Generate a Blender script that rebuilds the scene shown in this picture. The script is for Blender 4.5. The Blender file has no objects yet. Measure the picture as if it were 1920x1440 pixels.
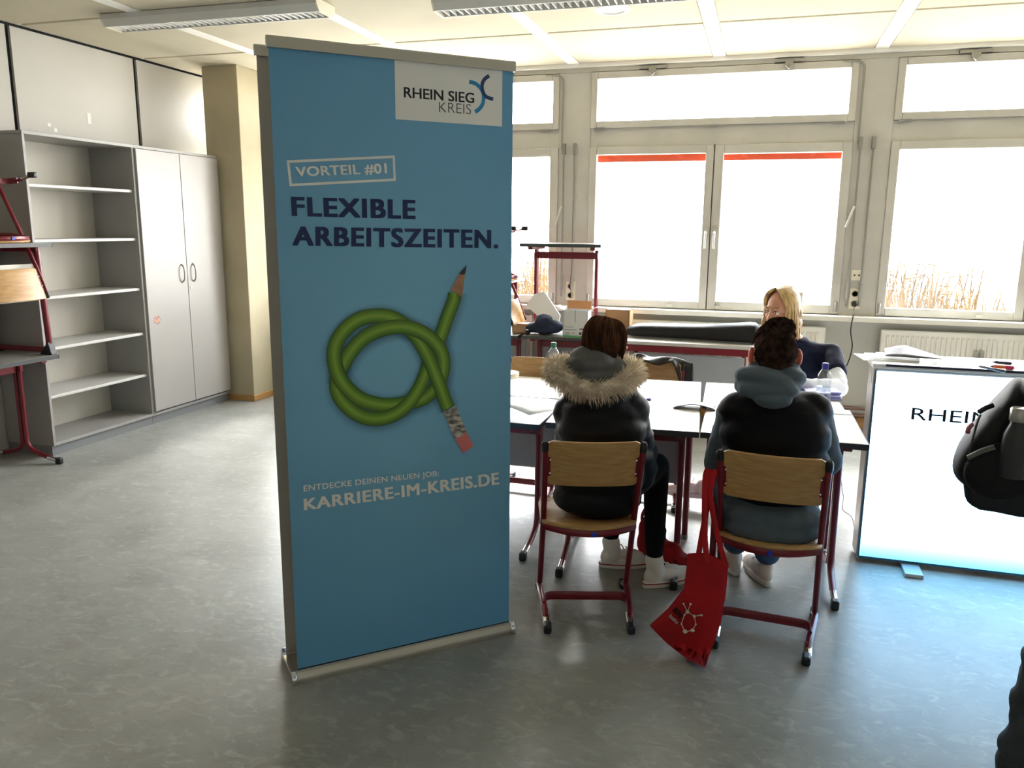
import bpy, bmesh, math, random
import numpy as np
from mathutils import Vector, Matrix
random.seed(7); np.random.seed(7)
S = bpy.context.scene
COL = S.collection
# ------------------------------------------------------------------ camera
# fitted from the verticals, the cupboard front and the window wall; x runs along the window wall, y towards it
FPX, PITCH, ROLL, YAW, CAMZ = 1503.0, 0.19298, 0.0083156, 0.297055, 1.6
_cy, _sy = math.cos(YAW), math.sin(YAW)
FWD = Vector((-_sy*math.cos(PITCH), _cy*math.cos(PITCH), -math.sin(PITCH)))
_rt = Vector((_cy, _sy, 0)); _up = _rt.cross(FWD)
RGT = _rt*math.cos(ROLL)+_up*math.sin(ROLL); UPV = -_rt*math.sin(ROLL)+_up*math.cos(ROLL)
CAMP = Vector((0, 0, CAMZ))
cam = bpy.data.cameras.new('camera'); cam.sensor_width = 36; cam.lens = 36*FPX/1920; cam.clip_start = .05; cam.clip_end = 200
camo = bpy.data.objects.new('camera', cam); COL.objects.link(camo)
m = Matrix((RGT, UPV, -FWD)).transposed().to_4x4(); m.translation = CAMP
camo.matrix_world = m
S.camera = camo
def ray(px, py): return RGT*((px-960)/FPX)-UPV*((py-720)/FPX)+FWD
def onz(px, py, z=0):
    d = ray(px, py); return CAMP+d*((z-CAMZ)/d.z)
def ony(px, py, Y):
    d = ray(px, py); return CAMP+d*(Y/d.y)
def onx(px, py, X):
    d = ray(px, py); return CAMP+d*(X/d.x)
# ------------------------------------------------------------------ world and light
W = bpy.data.worlds.new('sky'); S.world = W; W.use_nodes = True
nt = W.node_tree; nt.nodes.clear()
out = nt.nodes.new('ShaderNodeOutputWorld'); bg = nt.nodes.new('ShaderNodeBackground')
tc = nt.nodes.new('ShaderNodeTexCoord'); sep = nt.nodes.new('ShaderNodeSeparateXYZ'); rp = nt.nodes.new('ShaderNodeValToRGB')
nt.links.new(tc.outputs['Generated'], sep.inputs[0]); nt.links.new(sep.outputs['Z'], rp.inputs[0])
rp.color_ramp.elements[0].position = 0.0; rp.color_ramp.elements[0].color = (1, .985, .96, 1)
rp.color_ramp.elements[1].position = .6; rp.color_ramp.elements[1].color = (.86, .93, 1, 1)
nt.links.new(rp.outputs[0], bg.inputs[0]); bg.inputs[1].default_value = 16.0
nt.links.new(bg.outputs[0], out.inputs[0])
SUN_DIR = Vector((.20, -.80, -.60)).normalized()
sl = bpy.data.lights.new('sun', 'SUN'); sl.energy = 6.0; sl.angle = math.radians(14); sl.color = (1, .97, .92)
so = bpy.data.objects.new('sun', sl); COL.objects.link(so); so.rotation_euler = SUN_DIR.to_track_quat('-Z', 'Y').to_euler(); so.location = (-4, 14, 8)
BAYS = [-3.82, -1.46, .90, 3.26]; BW = 2.085
for bx in BAYS+[-6.18]:      # sampling guides for the daylight in the window openings
    pl = bpy.data.lights.new('daylight_portal', 'AREA'); pl.shape = 'RECTANGLE'; pl.size = BW; pl.size_y = 1.95
    pl.cycles.is_portal = True
    po = bpy.data.objects.new('daylight_portal', pl); COL.objects.link(po); po.location = (bx+BW/2, 7.16, 1.9)
    if bx < -5: pl.size = .93; po.location.x = -4.56
    po.rotation_euler = (math.radians(-90), 0, 0)
S.view_settings.view_transform = 'Standard'; S.view_settings.look = 'None'; S.view_settings.gamma = 1
S.view_settings.use_curve_mapping = False; S.view_settings.exposure = 0.85
S.cycles.use_denoising = True; S.cycles.max_bounces = 10; S.cycles.diffuse_bounces = 6; S.cycles.transparent_max_bounces = 16
S.cycles.caustics_reflective = False; S.cycles.caustics_refractive = False; S.cycles.sample_clamp_indirect = 8
# ------------------------------------------------------------------ materials
def lin(c):
    r = []
    for v in c:
        v /= 255.0; r.append(v/12.92 if v <= .04045 else ((v+.055)/1.055)**2.4)
    return (*r, 1)
MATS = {}
def mat(name, rgb=(128, 128, 128), rough=.6, metal=0, var=0, vscale=8, bump=0, bscale=60, spec=.5, emis=0, stretch=None, rgb2=None, sheen=0, coat=0, trans=0, sss=0):
    if name in MATS: return MATS[name]
    M = bpy.data.materials.new(name); M.use_nodes = True; n = M.node_tree; B = n.nodes['Principled BSDF']
    B.inputs['Base Color'].default_value = lin(rgb); B.inputs['Roughness'].default_value = rough; B.inputs['Metallic'].default_value = metal
    B.inputs['Specular IOR Level'].default_value = spec
    if sheen: B.inputs['Sheen Weight'].default_value = sheen; B.inputs['Sheen Roughness'].default_value = .5
    if coat: B.inputs['Coat Weight'].default_value = coat; B.inputs['Coat Roughness'].default_value = .15
    if sss: B.inputs['Subsurface Weight'].default_value = sss; B.inputs['Subsurface Radius'].default_value = (.012, .004, .002)
    if emis: B.inputs['Emission Color'].default_value = lin(rgb); B.inputs['Emission Strength'].default_value = emis
    t = n.nodes.new('ShaderNodeTexCoord'); mp = n.nodes.new('ShaderNodeMapping'); n.links.new(t.outputs['Object'], mp.inputs[0])
    if stretch: mp.inputs['Scale'].default_value = stretch
    nz = n.nodes.new('ShaderNodeTexNoise'); nz.inputs['Scale'].default_value = vscale; nz.inputs['Detail'].default_value = 5
    n.links.new(mp.outputs[0], nz.inputs[0])
    if var or rgb2:
        cr = n.nodes.new('ShaderNodeValToRGB')
        a = rgb; b = rgb2 or tuple(max(0, min(255, v*(1-var))) for v in rgb)
        cr.color_ramp.elements[0].color = lin(b); cr.color_ramp.elements[1].color = lin(a)
        cr.color_ramp.elements[0].position = .35; cr.color_ramp.elements[1].position = .65
        n.links.new(nz.outputs[0], cr.inputs[0]); n.links.new(cr.outputs[0], B.inputs['Base Color'])
    if bump:
        nb = n.nodes.new('ShaderNodeTexNoise'); nb.inputs['Scale'].default_value = bscale; nb.inputs['Detail'].default_value = 4
        n.links.new(mp.outputs[0], nb.inputs[0])
        bp = n.nodes.new('ShaderNodeBump'); bp.inputs['Strength'].default_value = bump; bp.inputs['Distance'].default_value = .01
        n.links.new(nb.outputs[0], bp.inputs['Height']); n.links.new(bp.outputs[0], B.inputs['Normal'])
    MATS[name] = M; return M
def floor_mat():
    M = mat('linoleum', (150, 150, 144), .34, var=.08, vscale=3.0); n = M.node_tree; B = n.nodes['Principled BSDF']
    t = n.nodes.new('ShaderNodeTexCoord')
    def fleck(scale, lo, hi, rot, sc):
        mp = n.nodes.new('ShaderNodeMapping'); mp.inputs['Scale'].default_value = sc; mp.inputs['Rotation'].default_value = (0, 0, rot)
        n.links.new(t.outputs['Object'], mp.inputs[0])
        nz = n.nodes.new('ShaderNodeTexNoise'); nz.inputs['Scale'].default_value = scale; nz.inputs['Detail'].default_value = 8; nz.inputs['Roughness'].default_value = .65; nz.inputs['Distortion'].default_value = 1.2
        n.links.new(mp.outputs[0], nz.inputs[0]); r = n.nodes.new('ShaderNodeMapRange'); r.inputs[1].default_value = lo; r.inputs[2].default_value = hi
        n.links.new(nz.outputs[0], r.inputs[0]); return r.outputs[0]
    src = B.inputs['Base Color'].links[0].from_socket
    for f, c, k in ((fleck(9, .52, .70, .3, (1.3, 2.2, 1)), (196, 197, 190), .5), (fleck(11, .54, .74, .5, (1.3, 2.4, 1)), (112, 112, 106), .5), (fleck(2.2, .4, .7, 0, (1, 1, 1)), (170, 172, 168), .5)):
        mu = n.nodes.new('ShaderNodeMath'); mu.operation = 'MULTIPLY'; mu.inputs[1].default_value = k; n.links.new(f, mu.inputs[0])
        mx = n.nodes.new('ShaderNodeMix'); mx.data_type = 'RGBA'; n.links.new(mu.outputs[0], mx.inputs[0]); n.links.new(src, mx.inputs[6]); mx.inputs[7].default_value = lin(c); src = mx.outputs[2]
    n.links.new(src, B.inputs['Base Color'])
    return M
def glass_mat(name='window_glass', tint=(1, 1, 1, 1), gl=.06):
    M = bpy.data.materials.new(name); M.use_nodes = True; n = M.node_tree; n.nodes.clear()
    o = n.nodes.new('ShaderNodeOutputMaterial'); a = n.nodes.new('ShaderNodeBsdfTransparent'); g = n.nodes.new('ShaderNodeBsdfGlossy'); x = n.nodes.new('ShaderNodeMixShader')
    a.inputs[0].default_value = tint; g.inputs['Roughness'].default_value = .02; x.inputs[0].default_value = gl
    n.links.new(a.outputs[0], x.inputs[1]); n.links.new(g.outputs[0], x.inputs[2]); n.links.new(x.outputs[0], o.inputs[0])
    MATS[name] = M; return M
def wood_mat(name, rgb, rgb2, rough=.45, stretch=(1, 14, 14)):
    return mat(name, rgb, rough, vscale=6, rgb2=rgb2, stretch=stretch, bump=.03, bscale=30)
# ------------------------------------------------------------------ mesh builder
class MB:
    def __init__(s): s.v = []; s.f = []; s.uv = None
    def add(s, vs, fs):
        b = len(s.v); s.v += [tuple(v) for v in vs]; s.f += [tuple(i+b for i in f) for f in fs]; return s
    def box(s, c, size, rot=None):
        hx, hy, hz = size[0]/2, size[1]/2, size[2]/2
        vs = [Vector((x, y, z)) for x in (-hx, hx) for y in (-hy, hy) for z in (-hz, hz)]
        if rot is not None: vs = [rot @ v for v in vs]
        c = Vector(c); return s.add([v+c for v in vs], [(0, 1, 3, 2), (4, 6, 7, 5), (0, 4, 5, 1), (2, 3, 7, 6), (0, 2, 6, 4), (1, 5, 7, 3)])
    def bx(s, x0, x1, y0, y1, z0, z1): return s.box(((x0+x1)/2, (y0+y1)/2, (z0+z1)/2), (x1-x0, y1-y0, z1-z0))
    def tube(s, pts, r, seg=8, caps=True, ref=None, r2=None, radii=None):
        pts = [Vector(p) for p in pts]; n = len(pts); b0 = len(s.v); vs = []; fs = []
        ref = Vector(ref) if ref else None; last = None
        for i, p in enumerate(pts):
            t = (pts[min(i+1, n-1)]-pts[max(i-1, 0)]).normalized()
            u = ref if ref else (last if last is not None else (Vector((0, 0, 1)) if abs(t.z) < .9 else Vector((1, 0, 0))))
            a = t.cross(u)
            if a.length < 1e-5: a = t.cross(Vector((.3, .5, .8)))
            a.normalize(); bb = a.cross(t).normalized()
            if not ref: last = bb
            ra = radii[i] if radii else r; rb = (r2*(ra/r) if r2 else ra)
            for k in range(seg):
                an = 2*math.pi*(k+.5)/seg; vs.append(p+a*(ra*math.cos(an))+bb*(rb*math.sin(an)))
        for i in range(n-1):
            for k in range(seg):
                k2 = (k+1) % seg; fs.append((i*seg+k, i*seg+k2, (i+1)*seg+k2, (i+1)*seg+k))
        if caps: fs.append(tuple(range(seg-1, -1, -1))); fs.append(tuple((n-1)*seg+k for k in range(seg)))
        return s.add(vs, fs)
    def lathe(s, prof, c=(0, 0, 0), seg=20, rot=None):
        c = Vector(c); vs = []; fs = []; n = len(prof)
        for r, z in prof:
            for k in range(seg):
                a = 2*math.pi*k/seg; v = Vector((max(r, 1e-4)*math.cos(a), max(r, 1e-4)*math.sin(a), z)); vs.append((rot @ v if rot is not None else v)+c)
        for i in range(n-1):
            for k in range(seg):
                k2 = (k+1) % seg; fs.append((i*seg+k, i*seg+k2, (i+1)*seg+k2, (i+1)*seg+k))
        fs.append(tuple(range(seg-1, -1, -1))); fs.append(tuple((n-1)*seg+k for k in range(seg)))
        return s.add(vs, fs)
    def prism(s, poly, fn, d0, d1):
        n = len(poly); vs = [fn(a, b, d0) for a, b in poly]+[fn(a, b, d1) for a, b in poly]
        fs = [tuple(range(n-1, -1, -1)), tuple(range(n, 2*n))]+[(i, (i+1) % n, n+(i+1) % n, n+i) for i in range(n)]
        return s.add(vs, fs)
    def ell(s, c, r, rot=None, seg=16, rings=10):
        c = Vector(c); vs = []; fs = []
        for i in range(1, rings):
            th = math.pi*i/rings
            for k in range(seg):
                a = 2*math.pi*k/seg; v = Vector((r[0]*math.sin(th)*math.cos(a), r[1]*math.sin(th)*math.sin(a), r[2]*math.cos(th)))
                vs.append((rot @ v if rot is not None else v)+c)
        t = Vector((0, 0, r[2])); b = Vector((0, 0, -r[2]))
        if rot is not None: t = rot @ t; b = rot @ b
        vs += [t+c, b+c]; nt_ = (rings-1)*seg
        for i in range(rings-2):
            for k in range(seg):
                k2 = (k+1) % seg; fs.append((i*seg+k, (i+1)*seg+k, (i+1)*seg+k2, i*seg+k2))
        for k in range(seg):
            k2 = (k+1) % seg; fs.append((nt_, k, k2)); fs.append((nt_+1, (rings-2)*seg+k2, (rings-2)*seg+k))
        return s.add(vs, fs)
    def cone(s, p0, p1, r0, r1, seg=14):
        p0 = Vector(p0); p1 = Vector(p1); s.ell(p0, (r0,)*3, seg=seg, rings=8); s.ell(p1, (r1,)*3, seg=seg, rings=8)
        return s.tube([p0, p1], r0, seg, radii=[r0, r1])
    def grid(s, fn, nu, nv, th=None):
        vs = [fn(i/nu, j/nv) for j in range(nv+1) for i in range(nu+1)]
        fs = [(j*(nu+1)+i, j*(nu+1)+i+1, (j+1)*(nu+1)+i+1, (j+1)*(nu+1)+i) for j in range(nv) for i in range(nu)]
        return s.add(vs, fs)
    def build(s, name, material, parent=None, smooth=True, angle=40, bevel=0, solid=0, sub=0, loc=None):
        me = bpy.data.meshes.new(name); me.from_pydata(s.v, [], s.f); me.update()
        bm = bmesh.new(); bm.from_mesh(me); bmesh.ops.recalc_face_normals(bm, faces=bm.faces); bm.to_mesh(me); bm.free()
        if smooth:
            me.polygons.foreach_set('use_smooth', [True]*len(me.polygons)); me.set_sharp_from_angle(angle=math.radians(angle))
        if material: me.materials.append(material)
        o = bpy.data.objects.new(name, me); COL.objects.link(o); o.parent = parent
        if loc is not None: o.location = loc
        if solid:
            md = o.modifiers.new('thickness', 'SOLIDIFY'); md.thickness = solid; md.offset = 0
        if sub:
            md = o.modifiers.new('subdivision', 'SUBSURF'); md.levels = sub; md.render_levels = sub
        if bevel:
            md = o.modifiers.new('bevel', 'BEVEL'); md.width = bevel; md.segments = 2; md.limit_method = 'ANGLE'; md.angle_limit = math.radians(50)
        return o
def fillet(pts, r, n=5):
    pts = [Vector(p) for p in pts]; o = [pts[0]]
    for i in range(1, len(pts)-1):
        a, b, c = pts[i-1], pts[i], pts[i+1]; u = (a-b); v = (c-b); d = min(r, u.length*.49, v.length*.49)
        p, q = b+u.normalized()*d, b+v.normalized()*d
        for k in range(n+1):
            t = k/n; o.append(p*(1-t)**2+b*(2*t*(1-t))+q*t*t)
    return o+[pts[-1]]
def smoothpath(pts, n=6):
    pts = [Vector(p) for p in pts]; o = []
    for i in range(len(pts)-1):
        p0, p1, p2, p3 = pts[max(i-1, 0)], pts[i], pts[i+1], pts[min(i+2, len(pts)-1)]
        for k in range(n):
            t = k/n; o.append(.5*((2*p1)+(p2-p0)*t+(2*p0-5*p1+4*p2-p3)*t*t+(3*p1-p0-3*p2+p3)*t**3))
    return o+[pts[-1]]
def tag(o, label, cat, group=None, kind=None):
    if label: o['label'] = label
    if cat: o['category'] = cat
    if group: o['group'] = group
    if kind: o['kind'] = kind
    return o
def thing(name, label, cat, loc=(0, 0, 0), rz=0, group=None, kind=None):
    o = bpy.data.objects.new(name, None); COL.objects.link(o); o.location = loc; o.rotation_euler = (0, 0, rz); o.empty_display_size = .1
    return tag(o, label, cat, group, kind)
def copy_tree(o, parent=None, name=None):
    c = o.copy(); COL.objects.link(c); c.parent = parent
    for ch in list(o.children): copy_tree(ch, c)
    return c
def place(o, x, y, z=0, rz=0, label=None, group=None):
    o.location = (x, y, z); o.rotation_euler = (0, 0, rz)
    if label: o['label'] = label
    if group: o['group'] = group
    return o
def wparent(o, parent):
    "parent o, whose mesh is written in room coordinates, to an Empty that stands elsewhere"
    mw = Matrix.LocRotScale(parent.location, parent.rotation_euler, None)
    o.parent = parent; o.matrix_parent_inverse = mw.inverted(); return o
# ------------------------------------------------------------------ shared materials
WALL = mat('wall_paint', (208, 207, 200), .75, var=.05, vscale=2, bump=.02)
FRAMEW = mat('window_frame_paint', (198, 195, 188), .5, var=.05, vscale=3)
PANELW = mat('wall_panel_laminate', (188, 184, 176), .5, var=.03, vscale=1.5)
GAP = mat('black_joint', (4, 4, 4), .8)
CEILP = mat('ceiling_panel', (200, 191, 169), .85, var=.03, vscale=2)
CEILW = mat('ceiling_strip_white', (246, 244, 238), .7)
GREYLAM = mat('grey_laminate', (156, 154, 150), .45, var=.02, vscale=2)
GREYDK = mat('grey_plinth', (124, 125, 127), .45)
LAMDOOR = mat('cupboard_door_laminate', (164, 160, 155), .4, var=.02, vscale=2)
ALU = mat('brushed_aluminium', (190, 186, 176), .35, metal=.75, bump=.02, bscale=200, stretch=(1, 30, 30))
CHROME = mat('chrome', (225, 225, 228), .12, metal=1)
RED = mat('wine_red_paint', (112, 8, 26), .35, coat=.15)
BLACKP = mat('black_plastic', (20, 20, 22), .45)
BEECH = wood_mat('beech_plywood', (196, 156, 102), (178, 136, 84), .38)
BASEW = wood_mat('wood_skirting', (190, 148, 92), (170, 126, 72), .5)
COLM = mat('column_plaster', (184, 172, 144), .8, var=.06, vscale=3, bump=.06, bscale=25)
WHITEP = mat('white_plastic', (238, 237, 230), .4)
METGREY = mat('grey_metal', (150, 148, 142), .4, metal=.5)
PAPER = mat('white_paper', (240, 240, 240), .6)
GLASS = glass_mat()
# ------------------------------------------------------------------ the room shell
XL, XR, YF, YB, ZC = -5.06, 5.5, 7.0, -3.2, 2.95
fl = MB().bx(XL-.3, XR+.3, YB-.3, YF+.35, -.12, 0).build('floor', floor_mat(), smooth=False); tag(fl, 'grey marbled linoleum floor of the classroom', 'floor', kind='structure')
ceil = MB().bx(XL-.3, XR+.3, YB-.3, YF+.35, ZC+.012, ZC+.15).build('ceiling', CEILW, smooth=False); tag(ceil, 'suspended ceiling of cream panels with white strips between', 'ceiling', kind='structure')
SX = [-.42-1.185*k for k in range(-5, 5)]           # strips that run to the windows
SX = sorted(SX); SY = [YF+.02-1.18*k for k in range(0, 9)][::-1]
SXE = [XL-.02+.0]+[x for x in SX if XL+.3 < x < XR-.2]+[XR]
pm = None
for i in range(len(SXE)-1):
    for j in range(len(SY)-1):
        x0, x1 = SXE[i]+.055, SXE[i+1]-.055; y0, y1 = SY[j]+.02, SY[j+1]-.02
        MB().bx(x0, x1, y0, y1, ZC, ZC+.014).build('ceiling_panel', CEILP, ceil, smooth=False)
for x in SXE[1:-1]:
    MB().bx(x-.048, x+.048, SY[0], SY[-1], ZC-.004, ZC+.013).build('ceiling_strip', CEILW, ceil, smooth=False)
MB().bx(XL, XR, 6.93, 7.02, ZC-.03, ZC+.0).build('ceiling_edge_trim', CEILW, ceil, smooth=False)
wl = MB().bx(XL-.25, XL-.02, YB, YF+.3, 0, ZC+.02).build('wall_left', GAP, smooth=False); tag(wl, 'left wall clad in wide off-white panels with black joints', 'wall', kind='structure')
for k in range(-6, 3):
    y0 = 4.595+1.19*k
    y1 = min(y0+1.19, YF)
    MB().bx(XL-.02, XL, max(y0+.02, YB), y1-.02, .0, ZC-.012).build('wall_panel', PANELW, wl, smooth=False)
pcs = mat('peeled_paper_scrap', (244, 243, 240), .8)
for (px, py, w, h) in ((167, 222, .035, .08), (92, 234, .025, .02), (104, 244, .03, .025)):
    p = onx(px, py, XL); MB().box((XL+.001, p.y, p.z), (.002, w, h)).build('paper_scrap', pcs, wl, smooth=False)
wb = MB().bx(XL-.3, XR+.3, YB-.2, YB, 0, ZC+.02).build('wall_back', WALL, smooth=False); tag(wb, 'plain back wall behind the viewer', 'wall', kind='structure')
wr = MB().bx(XR, XR+.2, YB, YF+.3, 0, ZC+.02).build('wall_right', WALL, smooth=False); tag(wr, 'plain right wall of the classroom', 'wall', kind='structure')
wf = thing('wall_front', 'window wall with painted parapet and pillars between the windows', 'wall', (0, YF, 0), kind='structure')
def wfp(mb, name, m=WALL, **k): return wparent(mb.build(name, m, **k), wf)
wfp(MB().bx(XL-.2, XR+.2, YF+.01, YF+.22, 0, .90), 'parapet', smooth=False)
ALLB = [(-5.03, -4.095)]+[(b, b+BW) for b in BAYS]
edges = [XL-.2]+[v for b in ALLB for v in b]+[XR+.2]
for a, b in zip(edges[0::2], edges[1::2]):
    if b-a > .02: wfp(MB().bx(a, b, YF-.012, YF+.22, .90, ZC+.01), 'pillar', FRAMEW, bevel=.004, smooth=False)
wfp(MB().bx(XL-.2, XR+.2, YF-.02, YF+.22, 2.885, ZC+.012), 'header', mat('header_grey', (190, 186, 174), .6), smooth=False)
tag(MB().bx(XL, XR, YF-.15, YF+.06, .885, .925).build('trim_1', mat('sill_paint', (232, 229, 218), .35), bevel=.004, smooth=False), 'long pale window sill under the row of windows', 'window sill', kind='structure')
tag(MB().bx(-4.0, XR, YF-.018, YF+.01, 0, .085).build('baseboard_front', BASEW, bevel=.003, smooth=False), 'tan wooden skirting board under the windows', 'skirting board', kind='structure')
# column in the left corner
cl = MB().bx(-4.755, -4.40, 6.235, 6.75, 0, ZC).build('wall_column', COLM, bevel=.006, smooth=False); tag(cl, 'square beige plastered column beside the grey cupboards', 'column', kind='structure')
MB().bx(-4.765, -4.39, 6.225, 6.76, 0, .055).build('skirting', BASEW, cl, bevel=.003, smooth=False)
# ------------------------------------------------------------------ windows
def ring(mb, x0, x1, z0, z1, w, y0, y1, wb_=None):
    wb_ = wb_ or w
    mb.bx(x0, x0+w, y0, y1, z0, z1); mb.bx(x1-w, x1, y0, y1, z0, z1); mb.bx(x0+w, x1-w, y0, y1, z0, z0+wb_); mb.bx(x0+w, x1-w, y0, y1, z1-w, z1); return mb
HANDLE = mat('handle_aluminium', (214, 212, 204), .3, metal=.6)
for bi, (x0, x1) in enumerate(ALLB[1:]+ALLB[:1]):
    xm = x0+1.038 if bi < 4 else x1
    w = thing('window_%d' % (bi+1), ['white window at the far left, mostly hidden by the roll-up banner', 'white double casement window in the middle with orange blind edge', 'white window on the right with reeds outside', 'white window at the far right beyond the frame', 'narrow white window behind the beige column'][bi], 'window', ((x0+x1)/2, YF, .92), kind='structure')
    def wp(mb, name, m=FRAMEW, par=None, **k):
        o = mb.build(name, m, **k)
        if par is None: return wparent(o, w)
        o.parent = par; return o
    fr = MB(); ring(fr, x0, x1, .915, 2.9, .03, YF+.03, YF+.12); fr.bx(x0, x1, YF+.0, YF+.12, 2.275, 2.43)
    if bi < 4: fr.bx(xm-.035, xm+.035, YF+.036, YF+.12, .94, 2.28)
    wp(fr, 'frame', bevel=.003, smooth=False)
    for (a, b, z0, z1, nm, fw) in ((x0, xm-.004, .93, 2.275, 'casement', .064), (xm+.004, x1, .93, 2.275, 'casement', .072), (x0, x1, 2.43, 2.88, 'transom_sash', .056)):
        if b-a < .1: continue
        s = wp(ring(MB(), a, b, z0, z1, fw, YF-.03, YF+.035), nm, bevel=.006, smooth=False)
        wp(MB().bx(a+fw, b-fw, YF+.0, YF+.006, z0+fw, z1-fw), 'pane', GLASS, s, smooth=False)
        if nm == 'casement':
            hx = (xm-.035 if a == x0 else xm+.035)
            h = wp(MB().box((hx, YF-.036, 1.565), (.026, .012, .07)).tube(fillet([(hx, YF-.04, 1.575), (hx, YF-.075, 1.575), (hx, YF-.075, 1.44)], .02), .009, 8), 'handle', HANDLE, s)
            wp(MB().box((hx+(-.27 if a == x0 else .06), YF-.036, .955), (.045, .014, .022)), 'catch', HANDLE, s, bevel=.003, smooth=False)
        else:
            for hxx in ((x0+.51, x0+1.57) if bi < 4 else (x0+.45,)):
                wp(MB().bx(hxx-.11, hxx+.11, YF-.05, YF-.01, 2.885, 2.91).bx(hxx-.03, hxx+.03, YF-.06, YF-.03, 2.852, 2.888).box((hxx, YF-.05, 2.85), (.03, .03, .03), Matrix.Rotation(.7, 3, 'Y')), 'scissor_stay', METGREY, s, bevel=.003, smooth=False)
            for hxx in ((x0+.08, x0+1.0, x1-.12) if bi < 4 else (x0+.08, x1-.12)): wp(MB().bx(hxx-.045, hxx+.045, YF-.036, YF-.02, 2.415, 2.432), 'hinge', METGREY, s, smooth=False)
    for hx, zz in ((x0+.02, .99), (x1-.025, .99)):
        wp(MB().tube([(hx, YF-.04, .95), (hx, YF-.04, 1.03)], .012, 8), 'hinge', METGREY)
    for sx in ((x1+.053, x0-.127) if bi < 4 else (x1+.053,)):       # rods that open the transoms, on the pillars
        wp(MB().tube([(sx, YF-.035, 1.0), (sx, YF-.035, 2.26)], .008, 8), 'opener_rod', METGREY)
        wp(MB().bx(sx-.014, sx+.014, YF-.05, YF-.012, 2.22, 2.31), 'rod_bracket', METGREY, bevel=.003, smooth=False)
        wp(MB().tube([(sx, YF-.04, 1.06), (sx, YF-.04, 1.19)], .014, 8), 'rod_grip', METGREY)
    wp(MB().tube(fillet([(x1+.045, YF-.035, 1.78), (x1+.045, YF-.06, 1.78), (x1-.005, YF-.06, 1.62)], .02), .009, 8), 'opener_lever', HANDLE)
    wp(MB().tube(fillet([(x1+.035, YF-.03, 2.26), (x1+.035, YF-.03, 2.86), (x1-.12, YF-.03, 2.875)], .05), .008, 8), 'opener_linkage', METGREY)
    if bi == 1:
        wp(MB().bx(x0+.03, x1-.03, YF+.15, YF+.19, 2.165, 2.33), 'awning_edge', mat('orange_awning', (190, 62, 16), .7, bump=.2, bscale=12), smooth=False)
# sockets on the pillars
def socket(px, py, n, label, plug=False, data=False):
    p = ony(px, py, YF-.012); t = thing('wall_socket', label, 'socket', (p.x, YF-.012, p.z)); h = .08*n+.005
    MB().bx(-.042, .042, -.012, 0, -h/2, h/2).build('plate', mat('socket_cream', (232, 226, 206), .4), t, bevel=.004, smooth=False)
    for k in range(n):
        z = (k-(n-1)/2)*.08
        if data:
            for dx in (-.016, .016): MB().lathe([(.007, 0), (.007, .003)], (dx, -.0115, z), 10, Matrix.Rotation(math.pi/2, 3, 'X')).build('port', BLACKP, t)
            continue
        MB().lathe([(.028, .0), (.028, .004), (.022, .004), (.021, -.006), (.0, -.006)], (0, -.012, z), 20, Matrix.Rotation(math.pi/2, 3, 'X')).build('insert', mat('socket_insert', (196, 190, 172), .5), t)
        for dx in (-.01, .01): MB().lathe([(.003, 0), (.003, .002)], (dx, -.0125, z), 8, Matrix.Rotation(math.pi/2, 3, 'X')).build('hole', BLACKP, t)
    return t
socket(1606, 516, 1, 'single cream wall socket, the upper one right of the middle window', data=True)
socket(1602, 560, 2, 'cream double wall socket with a black plug right of middle window')
socket(1070, 545, 2, 'cream double wall socket on the pillar left of middle window')
# power cord
c0 = ony(1602, 570, YF-.03)
cord = thing('power_cord', 'thin black power cord hanging from the socket to the floor', 'cord', (c0.x, c0.y, 0))
pl = MB().lathe([(.02, 0), (.022, .01), (.02, .035), (.01, .045)], (c0.x, YF-.025, c0.z), 14, Matrix.Rotation(math.pi/2, 3, 'X')).build('plug', BLACKP); wparent(pl, cord)
path = [ony(1602, 572, YF-.07), ony(1600, 590, YF-.18), ony(1595, 620, YF-.18), ony(1598, 650, YF-.16), ony(1590, 680, YF-.14), ony(1579, 700, YF-.16)]
path += [Vector((.62, YF-.3, .3)), Vector((.6, YF-.4, .02)), Vector((.62, 5.8, .012))]
wparent(MB().tube(smoothpath(path), .005, 6).build('cable', BLACKP), cord)
# radiators and pipes
def radiator(x0, x1, label, group='panel radiators under the windows'):
    t = thing('radiator', label, 'radiator', ((x0+x1)/2, YF-.06, .16), group=None); z0, z1 = .22, .83; RP = mat('radiator_enamel', (236, 234, 226), .35)
    mb = MB(); mb.bx(x0, x1, YF-.105, YF-.06, z0, z1); wparent(mb.build('panel', RP, bevel=.01, smooth=False), t)
    n = int((x1-x0-.06)/.0355)
    fl_ = MB()
    for k in range(n):
        x = x0+.04+k*.0355
        fl_.add([(x, YF-.1055, z0+.04), (x+.022, YF-.1055, z0+.04), (x+.017, YF-.122, z0+.055), (x+.005, YF-.122, z0+.055), (x, YF-.1055, z1-.04), (x+.022, YF-.1055, z1-.04), (x+.017, YF-.122, z1-.055), (x+.005, YF-.122, z1-.055)], [(0, 1, 2, 3), (4, 7, 6, 5), (0, 3, 7, 4), (3, 2, 6, 7), (2, 1, 5, 6)])
    o = wparent(fl_.build('flutes', RP, smooth=False), t); o['kind'] = 'stuff'
    for x in (x0+.15, x1-.15): wparent(MB().bx(x-.015, x+.015, YF-.095, YF-.065, .0, .25).build('bracket', RP, smooth=False), t)
    return t
radiator(-3.6, -2.05+.12, 'white panel radiator behind the stacked tables at left')
radiator(-1.25, .535, 'white panel radiator below the middle window behind the long bag')
rd = radiator(.945, 2.8, 'white panel radiator below the right window behind the counter')
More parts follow.
